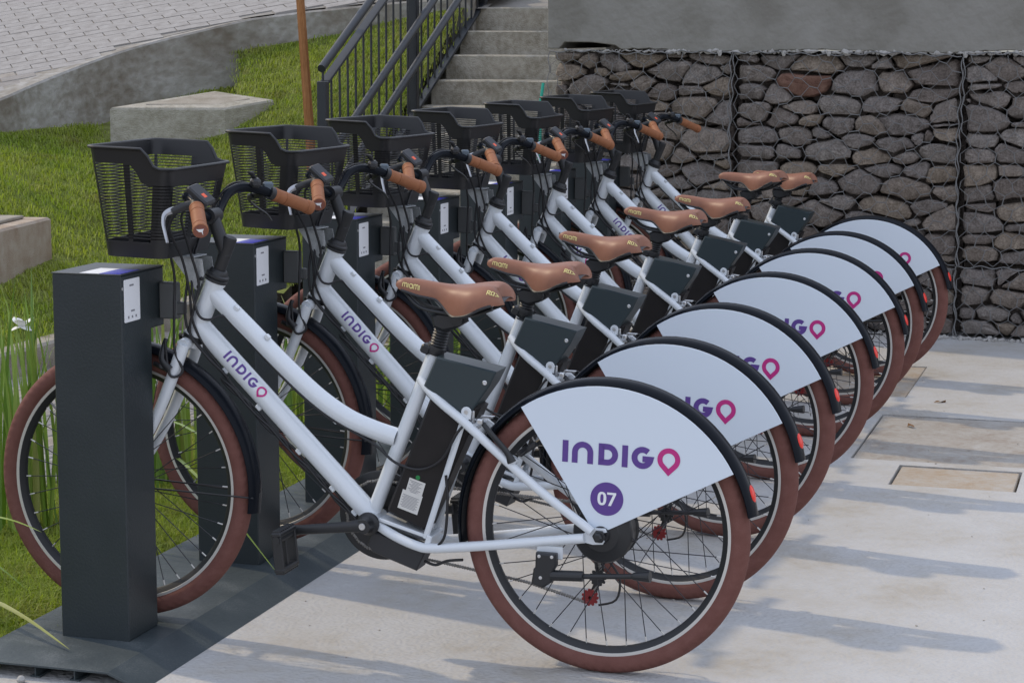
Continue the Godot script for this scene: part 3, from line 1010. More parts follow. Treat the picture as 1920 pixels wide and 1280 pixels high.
# ------------------------------------------------------------------ bicycle (front towards -x, left side +z)
const RW := Vector3(0, .335, 0)
const FW := Vector3(-1.214, .335, 0)
func add(parent: Node, called: String, mb: MB, m: Material, crease := 38.0) -> MeshInstance3D:
	return part(called, mb.mesh(crease), m, parent)
func p3(x: float, y: float, z := 0.0) -> Vector3: return Vector3(x, y, z)

func make_wheel(parent: Node, hub: Vector3, motor: bool) -> void:
	var w := Node3D.new()
	w.name = "rear_wheel" if motor else "front_wheel"
	parent.add_child(w, true)
	w.position = hub
	if not M.has("tyre_mesh"):
		# tyre with small shoulder lugs
		var mb := MB.new()
		var seg := 270
		var rows := []
		for i in seg + 1:
			var a := TAU * i / seg
			var row := []
			for k in 17:
				var t := deg_to_rad(lerpf(-142, 142, k / 16.0))
				var lug := 0.0
				if (k == 5 or k == 11): lug = .0012 if i % 3 != 0 else -.0016
				if k == 6 or k == 10: lug = -.0009
				var r := .311 + (.024 + lug) * cos(t)
				var z := (.024 + lug) * sin(t)
				row.push_back(Vector3(r * cos(a), r * sin(a), z))
			rows.push_back(row)
		rows.reverse()
		mb.grid(rows)
		M.tyre_mesh = mb.mesh(50)
		var tr := MB.new()
		for s in [-1, 1]:
			tr.lathe([V2(.300, .0135 * s), V2(.300, .0155 * s), V2(.2985, .016 * s), V2(.2865, .0152 * s), V2(.2855, .0142 * s)], 120, zaxis())
		M.track_mesh = tr.mesh(40)
		var ri := MB.new()
		ri.lathe([V2(.2857, -.0145), V2(.276, -.0075), V2(.2725, -.004), V2(.2725, .004), V2(.276, .0075), V2(.2857, .0145), V2(.297, .013), V2(.297, -.013)], 120, zaxis(), true)
		M.rim_mesh = ri.mesh(30)
		var sp := MB.new()
		sp.tube([p3(0, 0, 0), p3(0, 1, 0)], .00125, 5, false)
		M.spoke_mesh = sp.mesh(60)
		var fh := MB.new()
		fh.lathe([V2(0, -.056), V2(.009, -.056), V2(.009, -.048), V2(.012, -.04), V2(.024, -.034), V2(.024, -.031), V2(.013, -.026), V2(.012, 0), V2(.013, .026), V2(.024, .031), V2(.024, .034), V2(.012, .04), V2(.009, .048), V2(.009, .056), V2(0, .056)], 24, zaxis())
		M.fhub_mesh = fh.mesh(35)
		var rh := MB.new()
		rh.lathe([V2(0, -.05), V2(.05, -.048), V2(.066, -.042), V2(.070, -.034), V2(.070, -.028), V2(.066, -.026), V2(.066, .022), V2(.070, .024), V2(.070, .031), V2(.066, .037), V2(.045, .041), V2(.040, .046), V2(.022, .048), V2(.018, .056), V2(0, .056)], 40, zaxis())
		M.rhub_mesh = rh.mesh(35)
		var va := MB.new()
		va.tube([p3(0, -.272, 0), p3(0, -.237, 0)], .003, 7)
		M.valve_mesh = va.mesh(40)
	part("tyre", M.tyre_mesh, M.tyre, w)
	part("brake_track", M.track_mesh, M.track, w)
	part("rim", M.rim_mesh, M.black, w)
	part("hub", M.rhub_mesh if motor else M.fhub_mesh, M.black if motor else M.chain, w)
	part("valve", M.valve_mesh, M.chain, w).rotation.z = 2.2 if motor else 4.0
	var rh: float = .0675 if motor else .022
	var hz: float = .029 if motor else .0325
	var nip := MB.new()
	for i in 36:
		var side := 1 if i % 2 == 0 else -1
		var lead: float = (1.0 if (i / 2) % 2 == 0 else -1.0) * (.62 if motor else 1.1)
		var a := TAU * (i + .25) / 36
		var A := Vector3(cos(a + lead) * rh, sin(a + lead) * rh, hz * side)
		var B := Vector3(cos(a) * .2735, sin(a) * .2735, .002 * side)
		var o := part("spoke", M.spoke_mesh, M.spoke, w)
		var xf := along(A, B)
		o.transform = Transform3D(Basis(xf.basis.x, xf.basis.y * A.distance_to(B), xf.basis.z), A)
		nip.tube([B, B.lerp(A, .055)], .0018, 6)
	var no := part("nipples", nip.mesh(50), M.track, w)
	no.set_meta("kind", "stuff")

func fender(mb: MB, c: Vector3, a0: float, a1: float, r: float, hw: float) -> void:
	var rows := []
	var n := int(absf(a1 - a0) / 4) + 1
	for side in 2:
		rows = []
		for i in n + 1:
			var a := deg_to_rad(lerpf(a0, a1, float(i) / n))
			var row := []
			for k in 13:
				var t := lerpf(-1.0, 1.0, k / 12.0)
				var ang := t * 1.28
				var rr := r - .021 + .021 * cos(ang) - (.0022 if side else 0.0)
				var z := hw * sin(ang) / sin(1.28) * (1.0 if side == 0 else .94)
				row.push_back(c + Vector3(cos(a) * rr, sin(a) * rr, z))
			rows.push_back(row)
		if side == 1: rows.reverse()
		mb.grid(rows)

func make_bicycle() -> Node3D:
	var b := thing("bicycle", "", "bicycle", Vector3.ZERO, 0.0, "rental bicycles locked in a row")
	# ---- frame
	var f := MB.new()
	var ht := p3(-.980, .848); var hb := p3(-1.034, .711)
	f.tube([hb, hb.lerp(ht, .06), hb.lerp(ht, .12), hb.lerp(ht, .9), hb.lerp(ht, .95), ht], [.0255, .0255, .0235, .0235, .0265, .0265], 20)
	f.tube([p3(-1.022, .736), p3(-.565, .308)], .0248, 20, false)
	f.tube(curve([p3(-.985, .815), p3(-.90, .742), p3(-.80, .655), p3(-.715, .588), p3(-.64, .544), p3(-.575, .521), p3(-.512, .506)], 6), .0225, 18, false)
	f.tube([p3(-.5735, .305), p3(-.4265, .712)], .0172, 18)
	f.lathe([V2(.0, -.036), V2(.0225, -.036), V2(.024, -.033), V2(.024, .033), V2(.0225, .036), V2(0, .036)], 22, zaxis(p3(-.565, .302)))
	for s in [-1, 1]:
		f.tube(curve([p3(-.456, .652, .008 * s), p3(-.432, .634, .026 * s), p3(-.395, .607, .040 * s), p3(-.325, .561, .050 * s), p3(-.16, .437, .058 * s), p3(-.018, .344, .0615 * s)], 5), .0108, 12)
		f.tube(curve([p3(-.555, .300, .022 * s), p3(-.50, .278, .034 * s), p3(-.445, .263, .042 * s), p3(-.40, .262, .046 * s), p3(-.25, .287, .054 * s), p3(-.035, .327, .0615 * s)], 5), [], 12) if false else f.tube(curve([p3(-.555, .300, .022 * s), p3(-.50, .278, .034 * s), p3(-.445, .263, .042 * s), p3(-.40, .262, .046 * s), p3(-.25, .287, .054 * s), p3(-.035, .327, .0615 * s)], 5), .0118, 12)
		# drop-out plate
		f.prism(PackedVector2Array([V2(-.045, .318), V2(-.04, .336), V2(-.015, .352), V2(.012, .353), V2(.016, .345), V2(.004, .341), V2(-.006, .335), V2(.004, .328), V2(.012, .324), V2(.008, .316), V2(-.015, .313)]), .057 * s - .003, .057 * s + .003, .0008)
		# battery strut and brake lug
		f.tube([p3(-.338, .566, .044 * s), p3(-.424, .281, .036 * s)], .0075, 8, true, .5)
		f.tube([p3(-.218, .478, .055 * s), p3(-.206, .497, .055 * s)], .009, 10)
	# ear that holds the cover
	var ear := PackedVector2Array([V2(-.352, .570), V2(-.322, .552)])
	for i in 9:
		var ea := deg_to_rad(-20 + i * 27.5)
		ear.push_back(V2(-.330 + cos(ea) * .0125, .590 + sin(ea) * .0125))
	f.prism(ear, .0425, .0465, .001)
	# tray under the battery and seat stay bridge
	f.box(p3(0, 0), Vector3(.135, .009, .066), .002, Transform3D(Basis(Vector3(0, 0, 1), deg_to_rad(-14)), p3(-.478, .297)))
	f.box(p3(0, 0), Vector3(.014, .034, .09), .002, Transform3D(Basis(Vector3(0, 0, 1), deg_to_rad(-14)), p3(-.416, .273)))
	f.box(p3(0, 0), Vector3(.012, .02, .09), .002, Transform3D(Basis(Vector3(0, 0, 1), deg_to_rad(-35)), p3(-.315, .553)))
	for a in [[-.92, .71, .86], [-.84, .647, .79], [-.70, .513, .6]]:
		f.box(p3(0, 0), Vector3(.014, .011, .012), .002, Transform3D(Basis(Vector3(0, 0, 1), -.73), p3(a[0] + .0, a[1] + .075, .012) if a[0] < -.8 else p3(-.668, .533, .0)))
	for a in [.16, .36, .60, .80, .93]:
		f.box(p3(0, 0), Vector3(.016, .010, .012), .002, Transform3D(Basis(Vector3(0, 0, 1), -.73), p3(-1.002, .717).lerp(p3(-.565, .308), a) + p3(-.0185, -.0205, .004)))
	var frame := add(b, "frame", f, M.white, 40)
	# name on the down tube, wrapped round it
	var A := p3(-1.002, .717); var B := p3(-.565, .308)
	var t := (B - A).normalized()
	var nz := Vector3(0, 0, 1)
	var nup := Vector3(-t.y, t.x, 0)
	if nup.y < 0: nup = -nup
	var size := .0256
	var s0 := .072
	var mapt := func(q: Vector2) -> Vector3:
		var ang := (q.y - .5 * size) / .0256 + .52
		return A + t * (s0 + q.x) + (nz * cos(ang) + nup * sin(ang)) * .0256
	# letters drawn narrower than on the panel
	var st := logo_strokes()
	part("lettering", lettering(st, mapt, size, 0, .22), M.purple, frame)
	part("pin_letter", lettering(st, mapt, size, 1, .22), M.magenta, frame)
	# ---- headset, stem, handlebar
	var hs := MB.new()
	var ax := (ht - hb).normalized()
	hs.lathe([V2(.018, -.004), V2(.0285, -.002), V2(.0285, .004), V2(.026, .006), V2(.0285, .009), V2(.0285, .014), V2(.024, .017), V2(.022, .024), V2(.018, .028), V2(.0, .028)], 22, along(ht, ht + ax))
	add(b, "headset", hs, M.black)
	hs = MB.new()
	hs.lathe([V2(.018, .004), V2(.028, .001), V2(.0285, -.006), V2(.026, -.008), V2(.0275, -.012), V2(.018, -.016)], 22, along(hb, hb + ax))
	add(b, "headset", hs, M.black)
	var stem := MB.new()
	stem.tube([ht, p3(-.948, .936), p3(-.9435, .949), p3(-.9425, .952)], [.0142, .0162, .0162, .0145], 18)
	stem.tube(curve([p3(-.955, .905), p3(-.968, .945), p3(-.988, .992)], 5), [.0150, .0150, .015, .0155, .016, .016, .0160, .016, .016, .016, .016], 16)
	stem.tube([p3(-.992, 1.0, -.024), p3(-.992, 1.0, .024)], .019, 18)
	add(b, "stem", stem, M.black)
	var bar := MB.new()
	var bp := []
	for s in [-1, 1]:
		var half := [p3(-.992, 1.0, .0), p3(-.994, 1.001, .035 * s), p3(-1.0, 1.018, .07 * s), p3(-1.001, 1.042, .105 * s), p3(-.990, 1.056, .145 * s), p3(-.965, 1.054, .18 * s), p3(-.929, 1.039, .22 * s), p3(-.871, 1.0, .322 * s)]
		bar.tube(curve(half, 6), .0113, 14)
	var hbar := add(b, "handlebar", bar, M.gloss, 50)
	for s in [-1, 1]:
		var g0 := p3(-.929, 1.039, .22 * s); var g1 := p3(-.871, 1.0, .322 * s)
		var L := g0.distance_to(g1)
		var gm := MB.new()
		var prof := [V2(.0115, -.002), V2(.0165, -.002), V2(.0172, .0), V2(.0172, .005), V2(.0160, .007), V2(.0165, .03), V2(.0150, .031), V2(.0150, .033), V2(.0166, .034), V2(.0164, L - .022), V2(.0150, L - .021), V2(.0150, L - .019), V2(.0172, L - .017), V2(.0180, L - .009), V2(.0180, L - .002), V2(.0165, L + .001), V2(0, L + .0015)]
		gm.lathe(prof, 24, along(g0, g1))
		var grip := add(hbar, "grip", gm, M.grip, 30)
		# white bird mark on the grip end
		var e := along(g0, g1)
		var bm := MB.new()
		var ex := Basis(e.basis.z, e.basis.x, e.basis.y)
		bm.prism(PackedVector2Array([V2(-.010, .006), V2(-.003, .001), V2(.003, .0035), V2(.011, .001), V2(.004, -.003), V2(-.003, -.008), V2(-.004, -.002)]), 0, .0006, 0, Transform3D(ex, g1 + e.basis.y * .0021))
		part("bird_mark", bm.mesh(0), M.print, grip)
		var cap := MB.new()
		cap.lathe([V2(.0158, L + .0012), V2(0, L + .0019)], 20, along(g0, g1))
		part("end_cap", cap.mesh(0), M.gripcap, grip)
		# clamp, lever body and blade
		var d := (g0 - g1).normalized()
		var c0 := g0 + d * .012
		var lv := MB.new()
		lv.lathe([V2(.0115, -.008), V2(.0165, -.008), V2(.0165, .010), V2(.0115, .010)], 16, along(g0 + d * .006, g0 + d))
		lv.tube(curve([c0 + p3(-.006, .004, 0), c0 + p3(-.032, -.004, .004 * s), c0 + p3(-.052, -.014, .018 * s)], 4), [.010, .0105, .011, .0105, .010, .0095, .009, .0085, .007], 10, true, .7)
		add(hbar, "lever_clamp", lv, M.black)
		var bl := MB.new()
		bl.tube(curve([c0 + p3(-.050, -.010, .006 * s), c0 + p3(-.066, -.020, .022 * s), c0 + p3(-.060, -.038, .045 * s), c0 + p3(-.040, -.060, .075 * s), c0 + p3(-.030, -.078, .085 * s)], 4), [.0075, .008, .008, .0072, .0065, .006, .0055, .005, .0048, .0046, .0044, .0042, .004, .004, .004, .004, .0038], 10, true, .6)
		add(hbar, "brake_lever", bl, M.lever if s > 0 else M.black)
	# display on the left, shifter pod and bell on the right
	var dp := MB.new()
	var db := Basis(Vector3(0, 0, 1), deg_to_rad(-38)) * Basis(Vector3(1, 0, 0), deg_to_rad(12))
	dp.box(Vector3.ZERO, Vector3(.062, .016, .044), .004, Transform3D(db, p3(-.932, 1.066, .192)))
	dp.box(Vector3.ZERO, Vector3(.03, .018, .012), .003, Transform3D(db, p3(-.945, 1.052, .188)))
	var disp := add(hbar, "display", dp, M.plastic, 20)
	var ob := MB.new()
	ob.box(Vector3(.008, .0075, .003), Vector3(.013, .0018, .012), .0006, Transform3D(db, p3(-.932, 1.066, .192)))
	part("button", ob.mesh(20), M.orange, disp)
	var sh := MB.new()
	sh.box(Vector3.ZERO, Vector3(.026, .022, .055), .006, Transform3D(Basis(Vector3(0, 1, 0), .45), p3(-.962, 1.068, -.185)))
	sh.tube([p3(-.958, 1.074, -.175), p3(-.962, 1.092, -.162), p3(-.966, 1.096, -.148)], [.006, .007, .004], 8, true, .6)
	add(hbar, "shifter", sh, M.plastic, 30)
	var bn := MB.new()
	bn.box(Vector3.ZERO, Vector3(.026, .030, .020), .004, Transform3D(Basis(Vector3(0, 1, 0), .45), p3(-.940, 1.054, -.212)))
	add(hbar, "clamp_block", bn, M.bluegrey, 30)
	# ---- fork
	var fk := MB.new()
	fk.tube([p3(-1.034, .711), p3(-1.044, .686)], .0225, 18)
	fk.tube(curve([p3(-1.046, .690, -.043), p3(-1.0435, .694, -.02), p3(-1.043, .697, 0), p3(-1.0435, .694, .02), p3(-1.046, .690, .043)], 3), .0155, 14)
	for s in [-1, 1]:
		fk.tube(curve([p3(-1.045, .692, .040 * s), p3(-1.056, .655, .043 * s), p3(-1.085, .578, .043 * s), p3(-1.116, .505, .043 * s), p3(-1.158, .425, .043 * s), p3(-1.190, .372, .043 * s), p3(-1.214, .337, .043 * s)], 4), [.0155, .0155, .0155, .0155, .0155, .0152, .015, .015, .0148, .0145, .014, .0138, .0135, .0132, .013, .0125, .012, .0115, .011, .0105, .010, .0098, .0095, .009, .009], 14, true, .9)
		fk.box(p3(-1.214, .335, .0430 * s), Vector3(.024, .028, .005), .002)
	add(b, "fork", fk, M.white, 45)
	# ---- wheels
	make_wheel(b, FW, false)
	make_wheel(b, RW, true)
	# axle nuts
	var nut := MB.new()
	for s in [-1, 1]:
		nut.lathe([V2(.013, .060 * s), V2(.0155, .064 * s), V2(.0155, .068 * s), V2(.011, .069 * s), V2(.011, .080 * s), V2(.007, .083 * s), V2(0, .083 * s)], 6, zaxis(RW))
	add(b, "axle_nut", nut, M.black, 20)
	# ---- fenders
	var rf := MB.new()
	fender(rf, RW, 11.5, 191, .3555, .035)
	var rfo := add(b, "rear_fender", rf, M.gloss, 60)
	var refl := MB.new()
	var ra := deg_to_rad(19.5)
	var rc := RW + Vector3(cos(ra), sin(ra), 0) * .3535
	var rows_r := []
	for i in 7:
		var e := lerpf(0, PI / 2, i / 6.0)
		var row := []
		for k in 20:
			var a := TAU * k / 20
			row.push_back(rc + Vector3(cos(ra), sin(ra), 0) * (.0055 * sin(e)) + Vector3(-sin(ra), cos(ra), 0) * (.021 * cos(e) * cos(a)) + Vector3(0, 0, .017 * cos(e) * sin(a)))
		rows_r.push_back(row)
	refl.grid(rows_r, true)
	part("reflector", refl.mesh(60), M.red, rfo)
	var ff := MB.new()
	fender(ff, FW, -7, 92, .3555, .033)
	var ffo := add(b, "front_fender", ff, M.gloss, 60)
	var stay := MB.new()
	for s in [-1, 1]:
		stay.tube([FW + p3(.349, -.003, .028 * s), FW + p3(.15, .0, .042 * s), FW + p3(.0, .0, .050 * s)], .0022, 6)
	stay.box(FW + p3(.353, -.02, 0), Vector3(.006, .05, .012), .002)
	part("fender_stay", stay.mesh(40), M.black, ffo)
	# ---- rear panels
	for s in [1, -1]:
		var pm := MB.new()
		var pts := PackedVector2Array([V2(-.006, .336)])
		for i in 25:
			var a := deg_to_rad(lerpf(29.5, 125.5, i / 24.0))
			pts.push_back(V2(cos(a) * .3415, .335 + sin(a) * .3415))
		pts.push_back(V2(-.020, .345))
		var z: float = .047 if s > 0 else -.050
		pm.prism(pts, z, z + .003, .0006)
		var po := add(b, "rear_panel", pm, M.panel, 25)
		if s > 0:
			var ps := .0502
			var mapp := func(q: Vector2) -> Vector3: return p3(-.097 + q.x, .497 + q.y, .0508)
			part("lettering", lettering(st, mapp, ps, 0, .27, true), M.purple, po)
			part("pin_letter", lettering(st, mapp, ps, 1), M.magenta, po)
			var bm := MB.new()
			bm.lathe([V2(.0385, 0), V2(.0385, .0005), V2(0, .0005)], 44, zaxis(p3(.011, .420, .0502)))
			part("number_badge", bm.mesh(20), M.purple, po)
	# ---- drive: chainring with guard, cranks, pedals, chain, derailleur
	var cr := MB.new()
	cr.lathe([V2(.060, -.062), V2(.104, -.062), V2(.1085, -.060), V2(.1085, -.054), V2(.104, -.052), V2(.060, -.052)], 56, zaxis(p3(-.565, .302)))
	cr.lathe([V2(.020, -.051), V2(.083, -.049), V2(.083, -.045), V2(.020, -.043)], 40, zaxis(p3(-.565, .302)), true)
	add(b, "chain_guard", cr, M.black, 30)
	for s in [1, -1]:
		var cm := MB.new()
		var c0 := p3(-.566, .304, .066 * s)
		var c1 := p3(-.566 - .170 * s, .304 - .026 * s, .078 * s)
		cm.lathe([V2(0, .036 * s), V2(.026, .036 * s), V2(.0275, .04 * s), V2(.0275, .046 * s), V2(.022, .052 * s), V2(.0175, .058 * s), V2(.017, .078 * s), V2(0, .080 * s)], 24, zaxis(p3(-.565, .303)))
		cm.tube([c0 + p3(0, 0, .004 * s), c0.lerp(c1, .2) + p3(0, 0, .004 * s), c0.lerp(c1, .9), c1], [.0165, .0135, .0115, .0135], 12, true, .62)
		var co := add(b, "crank", cm, M.black, 40)
		var bo := MB.new()
		bo.lathe([V2(.0085, .0805 * s), V2(.0075, .0825 * s), V2(.003, .0825 * s), V2(.003, .0812 * s), V2(0, .0812 * s)], 16, zaxis(p3(-.566, .304)))
		part("crank_bolt", bo.mesh(25), M.silver, co)
		var pe := MB.new()
		var po := c1 + p3(0, 0, .012 * s)
		var px := Transform3D(Basis(Vector3(0, 0, 1), deg_to_rad(7)), po)
		pe.tube([px * p3(0, 0, 0), px * p3(0, 0, .1 * s)], .0095, 12)
		for k in 2:
			var y: float = [.012, -.072][k]
			pe.box(p3(-.0, y, .052 * s), Vector3(.026, .012, .094), .003, px)
		for k in 3:
			pe.box(p3(0, -.031, (.010 + .042 * k) * s), Vector3(.024 if k != 1 else .012, .078, .008), .002, px)
		for k in 8:
			for yy in [.0195, -.0795]:
				pe.box(p3(0, yy, (.012 + .0115 * k) * s), Vector3(.022, .005, .005), .001, px)
		var peo := add(b, "pedal", pe, M.black, 30)
		var pr := MB.new()
		pr.box(p3(-.0135, .012, .052 * s), Vector3(.002, .009, .05), .0006, px)
		part("pedal_reflector", pr.mesh(20), M.amber, peo)
	var chn := MB.new()
	var path := []
	for i in 13:
		var a := deg_to_rad(lerpf(78, 282, i / 12.0))
		path.push_back(p3(-.565 + cos(a) * .087, .302 + sin(a) * .087, -.046))
	path.append_array([p3(-.40, .203, -.048), p3(-.2, .178, -.053), p3(-.075, .148, -.060), p3(-.058, .143, -.06), p3(-.040, .152, -.06), p3(-.036, .175, -.06), p3(-.02, .20, -.06), p3(-.03, .25, -.06), p3(-.005, .292, -.058), p3(.035, .305, -.058), p3(.045, .34, -.058), p3(.025, .372, -.058), p3(-.01, .378, -.058), p3(-.3, .385, -.052), path[0]])
	var acc := 0.0
	var k := 0
	for i in path.size() - 1:
		var a: Vector3 = path[i]; var c: Vector3 = path[i + 1]
		var l := a.distance_to(c)
		while acc < l:
			var q := a.lerp(c, acc / l)
			var xf := along(q, q + (c - a))
			chn.tube([q - xf.basis.y * .0058, q - xf.basis.y * .003, q, q + xf.basis.y * .003, q + xf.basis.y * .0058], [.0036, .0044, .0028, .0044, .0036], 6, true, .7 if k % 2 else 1.05)
			acc += .0127; k += 1
		acc -= l
	var cho := add(b, "chain", chn, M.chain, 40)
	cho.set_meta("kind", "stuff")
	var ca := MB.new()
	for a in [[.036, -.052], [.032, -.056], [.028, -.060], [.024, -.064]]:
		ca.lathe([V2(.014, a[1]), V2(a[0], a[1]), V2(a[0], a[1] - .0018), V2(.014, a[1] - .0018)], 28, zaxis(RW))
	add(b, "sprockets", ca, M.chain, 30)
	var de := MB.new()
	de.box(p3(-.030, .245, -.072), Vector3(.022, .05, .014), .004)
	de.prism(PackedVector2Array([V2(-.028, .225), V2(-.018, .222), V2(-.040, .140), V2(-.056, .138), V2(-.052, .16)]), -.070, -.066, .001)
	de.tube(curve([p3(-.01, .24, -.085), p3(.015, .20, -.09), p3(.01, .15, -.085), p3(-.03, .135, -.075)], 4), .003, 6)
	var deo := add(b, "derailleur", de, M.black, 30)
	for c in [p3(-.047, .156, -.06), p3(-.03, .205, -.06)]:
		var jw := MB.new()
		for i in 11:
			var a := TAU * i / 11
			jw.box(c + p3(cos(a), sin(a)) * .0175, Vector3(.006, .006, .006), .001, Transform3D())
		jw.lathe([V2(.004, -.004), V2(.0165, -.004), V2(.0165, .004), V2(.004, .004)], 22, zaxis(c), true)
		part("jockey_wheel", jw.mesh(30), M.redplastic if c.y < .18 else M.black, deo)
	# ---- battery with its cover, label and controller box
	var ba := MB.new()
	ba.prism(PackedVector2Array([V2(-.519, .333), V2(-.521, .341), V2(-.409, .650), V2(-.30, .60), V2(-.422, .304), V2(-.431, .299)]), -.036, .036, .006)
	var bat := add(b, "battery", ba, M.battery, 30)
	var u := Vector2(.108, -.030).normalized(); var vv := Vector2(-u.y, u.x)
	var bl := MB.new()
	var lab := func(c: Vector2, w: float, h: float, z: float) -> PackedVector2Array:
		return PackedVector2Array([c - u * w - vv * h, c + u * w - vv * h, c + u * w + vv * h, c - u * w + vv * h])
	bl.prism(lab.call(V2(-.452, .398), .0205, .0195, 0), .0363, .0367)
	bl.prism(lab.call(V2(-.464, .364), .0255, .0235, 0), .0371, .0375)
	var blo := part("rating_label", bl.mesh(0), M.paper, bat)
	var tx := MB.new()
	for i in 9:
		tx.prism(lab.call(V2(-.452, .398) + vv * (.014 - i * .0032) - u * .002, .016 - .004 * (i % 3), .0006, 0), .0369, .03705)
	for i in 10:
		tx.prism(lab.call(V2(-.464, .364) + vv * (.013 - i * .0032) - u * .001, .021 - .004 * (i % 2), .0006, 0), .0377, .03785)
	part("small_print", tx.mesh(0), M.ink, blo)
	var gd := MB.new()
	gd.lathe([V2(.0055, 0), V2(0, .0004)], 18, zaxis(p3(-.4465, .4235, .0364)))
	part("green_dot", gd.mesh(0), M.green, bat)
	var cv := MB.new()
	cv.prism(PackedVector2Array([V2(-.4075, .712), V2(-.262, .688), V2(-.277, .655), V2(-.337, .563), V2(-.437, .642)]), -.041, .041, .0035)
	var cvo := add(b, "battery_cover", cv, M.coverbox, 22)
	var sc := MB.new()
	sc.lathe([V2(.0055, 0), V2(.0055, .0012), V2(.003, .002), V2(.0015, .001), V2(0, .001)], 14, zaxis(p3(-.289, .661, .041)))
	part("screw", sc.mesh(25), M.silver, cvo)
	sc = MB.new()
	sc.lathe([V2(.005, 0), V2(.005, .0012), V2(0, .0015)], 14, zaxis(p3(-.330, .590, .0466)))
	part("screw", sc.mesh(25), M.silver, cvo)
	var bx := MB.new()
	bx.prism(PackedVector2Array([V2(-.560, .284), V2(-.424, .2475), V2(-.446, .199), V2(-.555, .232), V2(-.57, .25)]), -.033, .033, .003)
	add(b, "controller_box", bx, M.plastic, 22)
	# ---- seat post and saddle
	var seat := Node3D.new()
	seat.name = "saddle"
	b.add_child(seat, true)
	var sp := MB.new()
	sp.tube([p3(-.4265, .712), p3(-.4235, .722), p3(-.4195, .732)], [.0215, .0225, .0215], 18)
	sp.box(Vector3.ZERO, Vector3(.024, .022, .03), .004, Transform3D(Basis(Vector3(0, 0, 1), -.35), p3(-.442, .724, .008)))
	add(b, "seat_clamp", sp, M.black, 30)
	var po := MB.new()
	var a0 := p3(-.4265, .66); var a1 := p3(-.396, .788)
	po.tube([a0, p3(-.420, .705), p3(-.4185, .712)], .0132, 16)
	var bel := []
	for i in 15: bel.push_back(V2(.0175 if i % 2 else .0205, i * .0034))
	po.lathe([V2(.0135, -.004)] + bel + [V2(.0135, .053)], 18, along(p3(-.4185, .727), p3(-.404, .785)))
	part("seat_post", po.mesh(40), M.black, seat)
	var su := MB.new()
	su.prism(PackedVector2Array([V2(-.425, .776), V2(-.432, .802), V2(-.414, .812), V2(-.385, .81), V2(-.358, .806), V2(-.348, .792), V2(-.372, .776), V2(-.40, .768)]), -.021, .021, .006)
	for s in [-1, 1]:
		su.tube(curve([p3(-.50, .853, .008 * s), p3(-.46, .822, .02 * s), p3(-.40, .812, .022 * s), p3(-.335, .810, .026 * s), p3(-.275, .832, .045 * s)], 5), .0042, 8)
	su.lathe([V2(0, -.03), V2(.012, -.028), V2(.012, .028), V2(0, .03)], 14, zaxis(p3(-.366, .796)))
	part("suspension_clamp", su.mesh(35), M.black, seat)
	var sm := MB.new()
	var rows := []
	var nU := 56; var nV := 32
	for i in nU + 1:
		var row := []
		for j in nV + 1: row.push_back(saddle_pt(float(i) / nU, lerpf(-1, 1, float(j) / nV), 0.0))
		rows.push_back(row)
	sm.grid(rows)
	part("saddle_cover", sm.mesh(70), M.saddle, seat)
	var und := MB.new()
	var rws := []
	for i in nU + 1:
		var row := []
		for j in 9:
			var tt := lerpf(-1, 1, j / 8.0)
			var q := saddle_pt(float(i) / nU, 1.0, -.002)
			var h := .006 + .010 * (1 - tt * tt)
			row.push_back(p3(q.x, q.y - .004 + h, q.z * tt * .975))
		rws.push_back(row)
	rws.reverse()
	und.grid(rws)
	var rim := []
	for s in [-1.0, 1.0]:
		var pth := []
		for i in range(4, nU - 3): pth.push_back(saddle_pt(float(i) / nU, s, -.001) + p3(0, .001, 0))
		und.tube(pth, .0035, 6)
	part("saddle_base", und.mesh(60), M.plastic, seat)
	# marks on the saddle: name on the nose, letters on the rear
	var ms := []
	var adv := 0.0
	for ch in ["m", "i", "a", "m", "i"]:
		if ch == "m":
			ms.push_back([[V2(adv, 0), V2(adv, .45)] + arc2(V2(adv + .22, .5), .22, 180, 0, 8) + [V2(adv + .44, 0)], false, 0])
			ms.push_back([[V2(adv + .44, .45)] + arc2(V2(adv + .66, .5), .22, 165, 0, 8) + [V2(adv + .88, 0)], false, 0])
			adv += 1.12
		elif ch == "i":
			ms.push_back([[V2(adv, 0), V2(adv, .72)], false, 0]); adv += .26
		else:
			ms.push_back([arc2(V2(adv + .34, .35), .33, 0, 360, 16), false, 0])
			ms.push_back([[V2(adv + .69, 0), V2(adv + .69, .7)], false, 0])
			adv += .94
	var mapm := func(q: Vector2) -> Vector3: return saddle_pt(.085 + q.x / .27, .84 - q.y * 26.0, .0009)
	part("saddle_lettering", lettering(ms, mapm, .0118, 0, .15), M.cream, seat)
	var rs := [[[V2(0, 0), V2(0, .8), V2(.35, .8), V2(.45, .6), V2(.35, .42), V2(0.05, .4)], false, 0], [[V2(.25, .36), V2(.48, 0)], false, 0],
		[[V2(.68, .05), V2(.68, .75), V2(1.1, .75), V2(1.1, .05)], true, 0], [[V2(1.32, .75), V2(1.75, .4), V2(1.32, .05)], false, 0]]
	var mapr := func(q: Vector2) -> Vector3: return saddle_pt(.885 + q.x * 3.4, .70 - q.y * 13.0, .0012)
	part("rear_lettering", lettering(rs, mapr, .014, 0, .15), M.cream, seat)
	# ---- kickstand folded up along the left chainstay
	var kb := MB.new()
	kb.box(p3(-.115, .286, .062), Vector3(.062, .03, .006), .002)
	part("kickstand_plate", kb.mesh(20), M.white, b)
	var ks := MB.new()
	ks.prism(PackedVector2Array([V2(-.142, .288), V2(-.094, .289), V2(-.092, .262), V2(-.100, .246), V2(-.102, .222), V2(-.122, .207), V2(-.150, .214), V2(-.146, .25), V2(-.142, .252)]), .066, .088, .004)
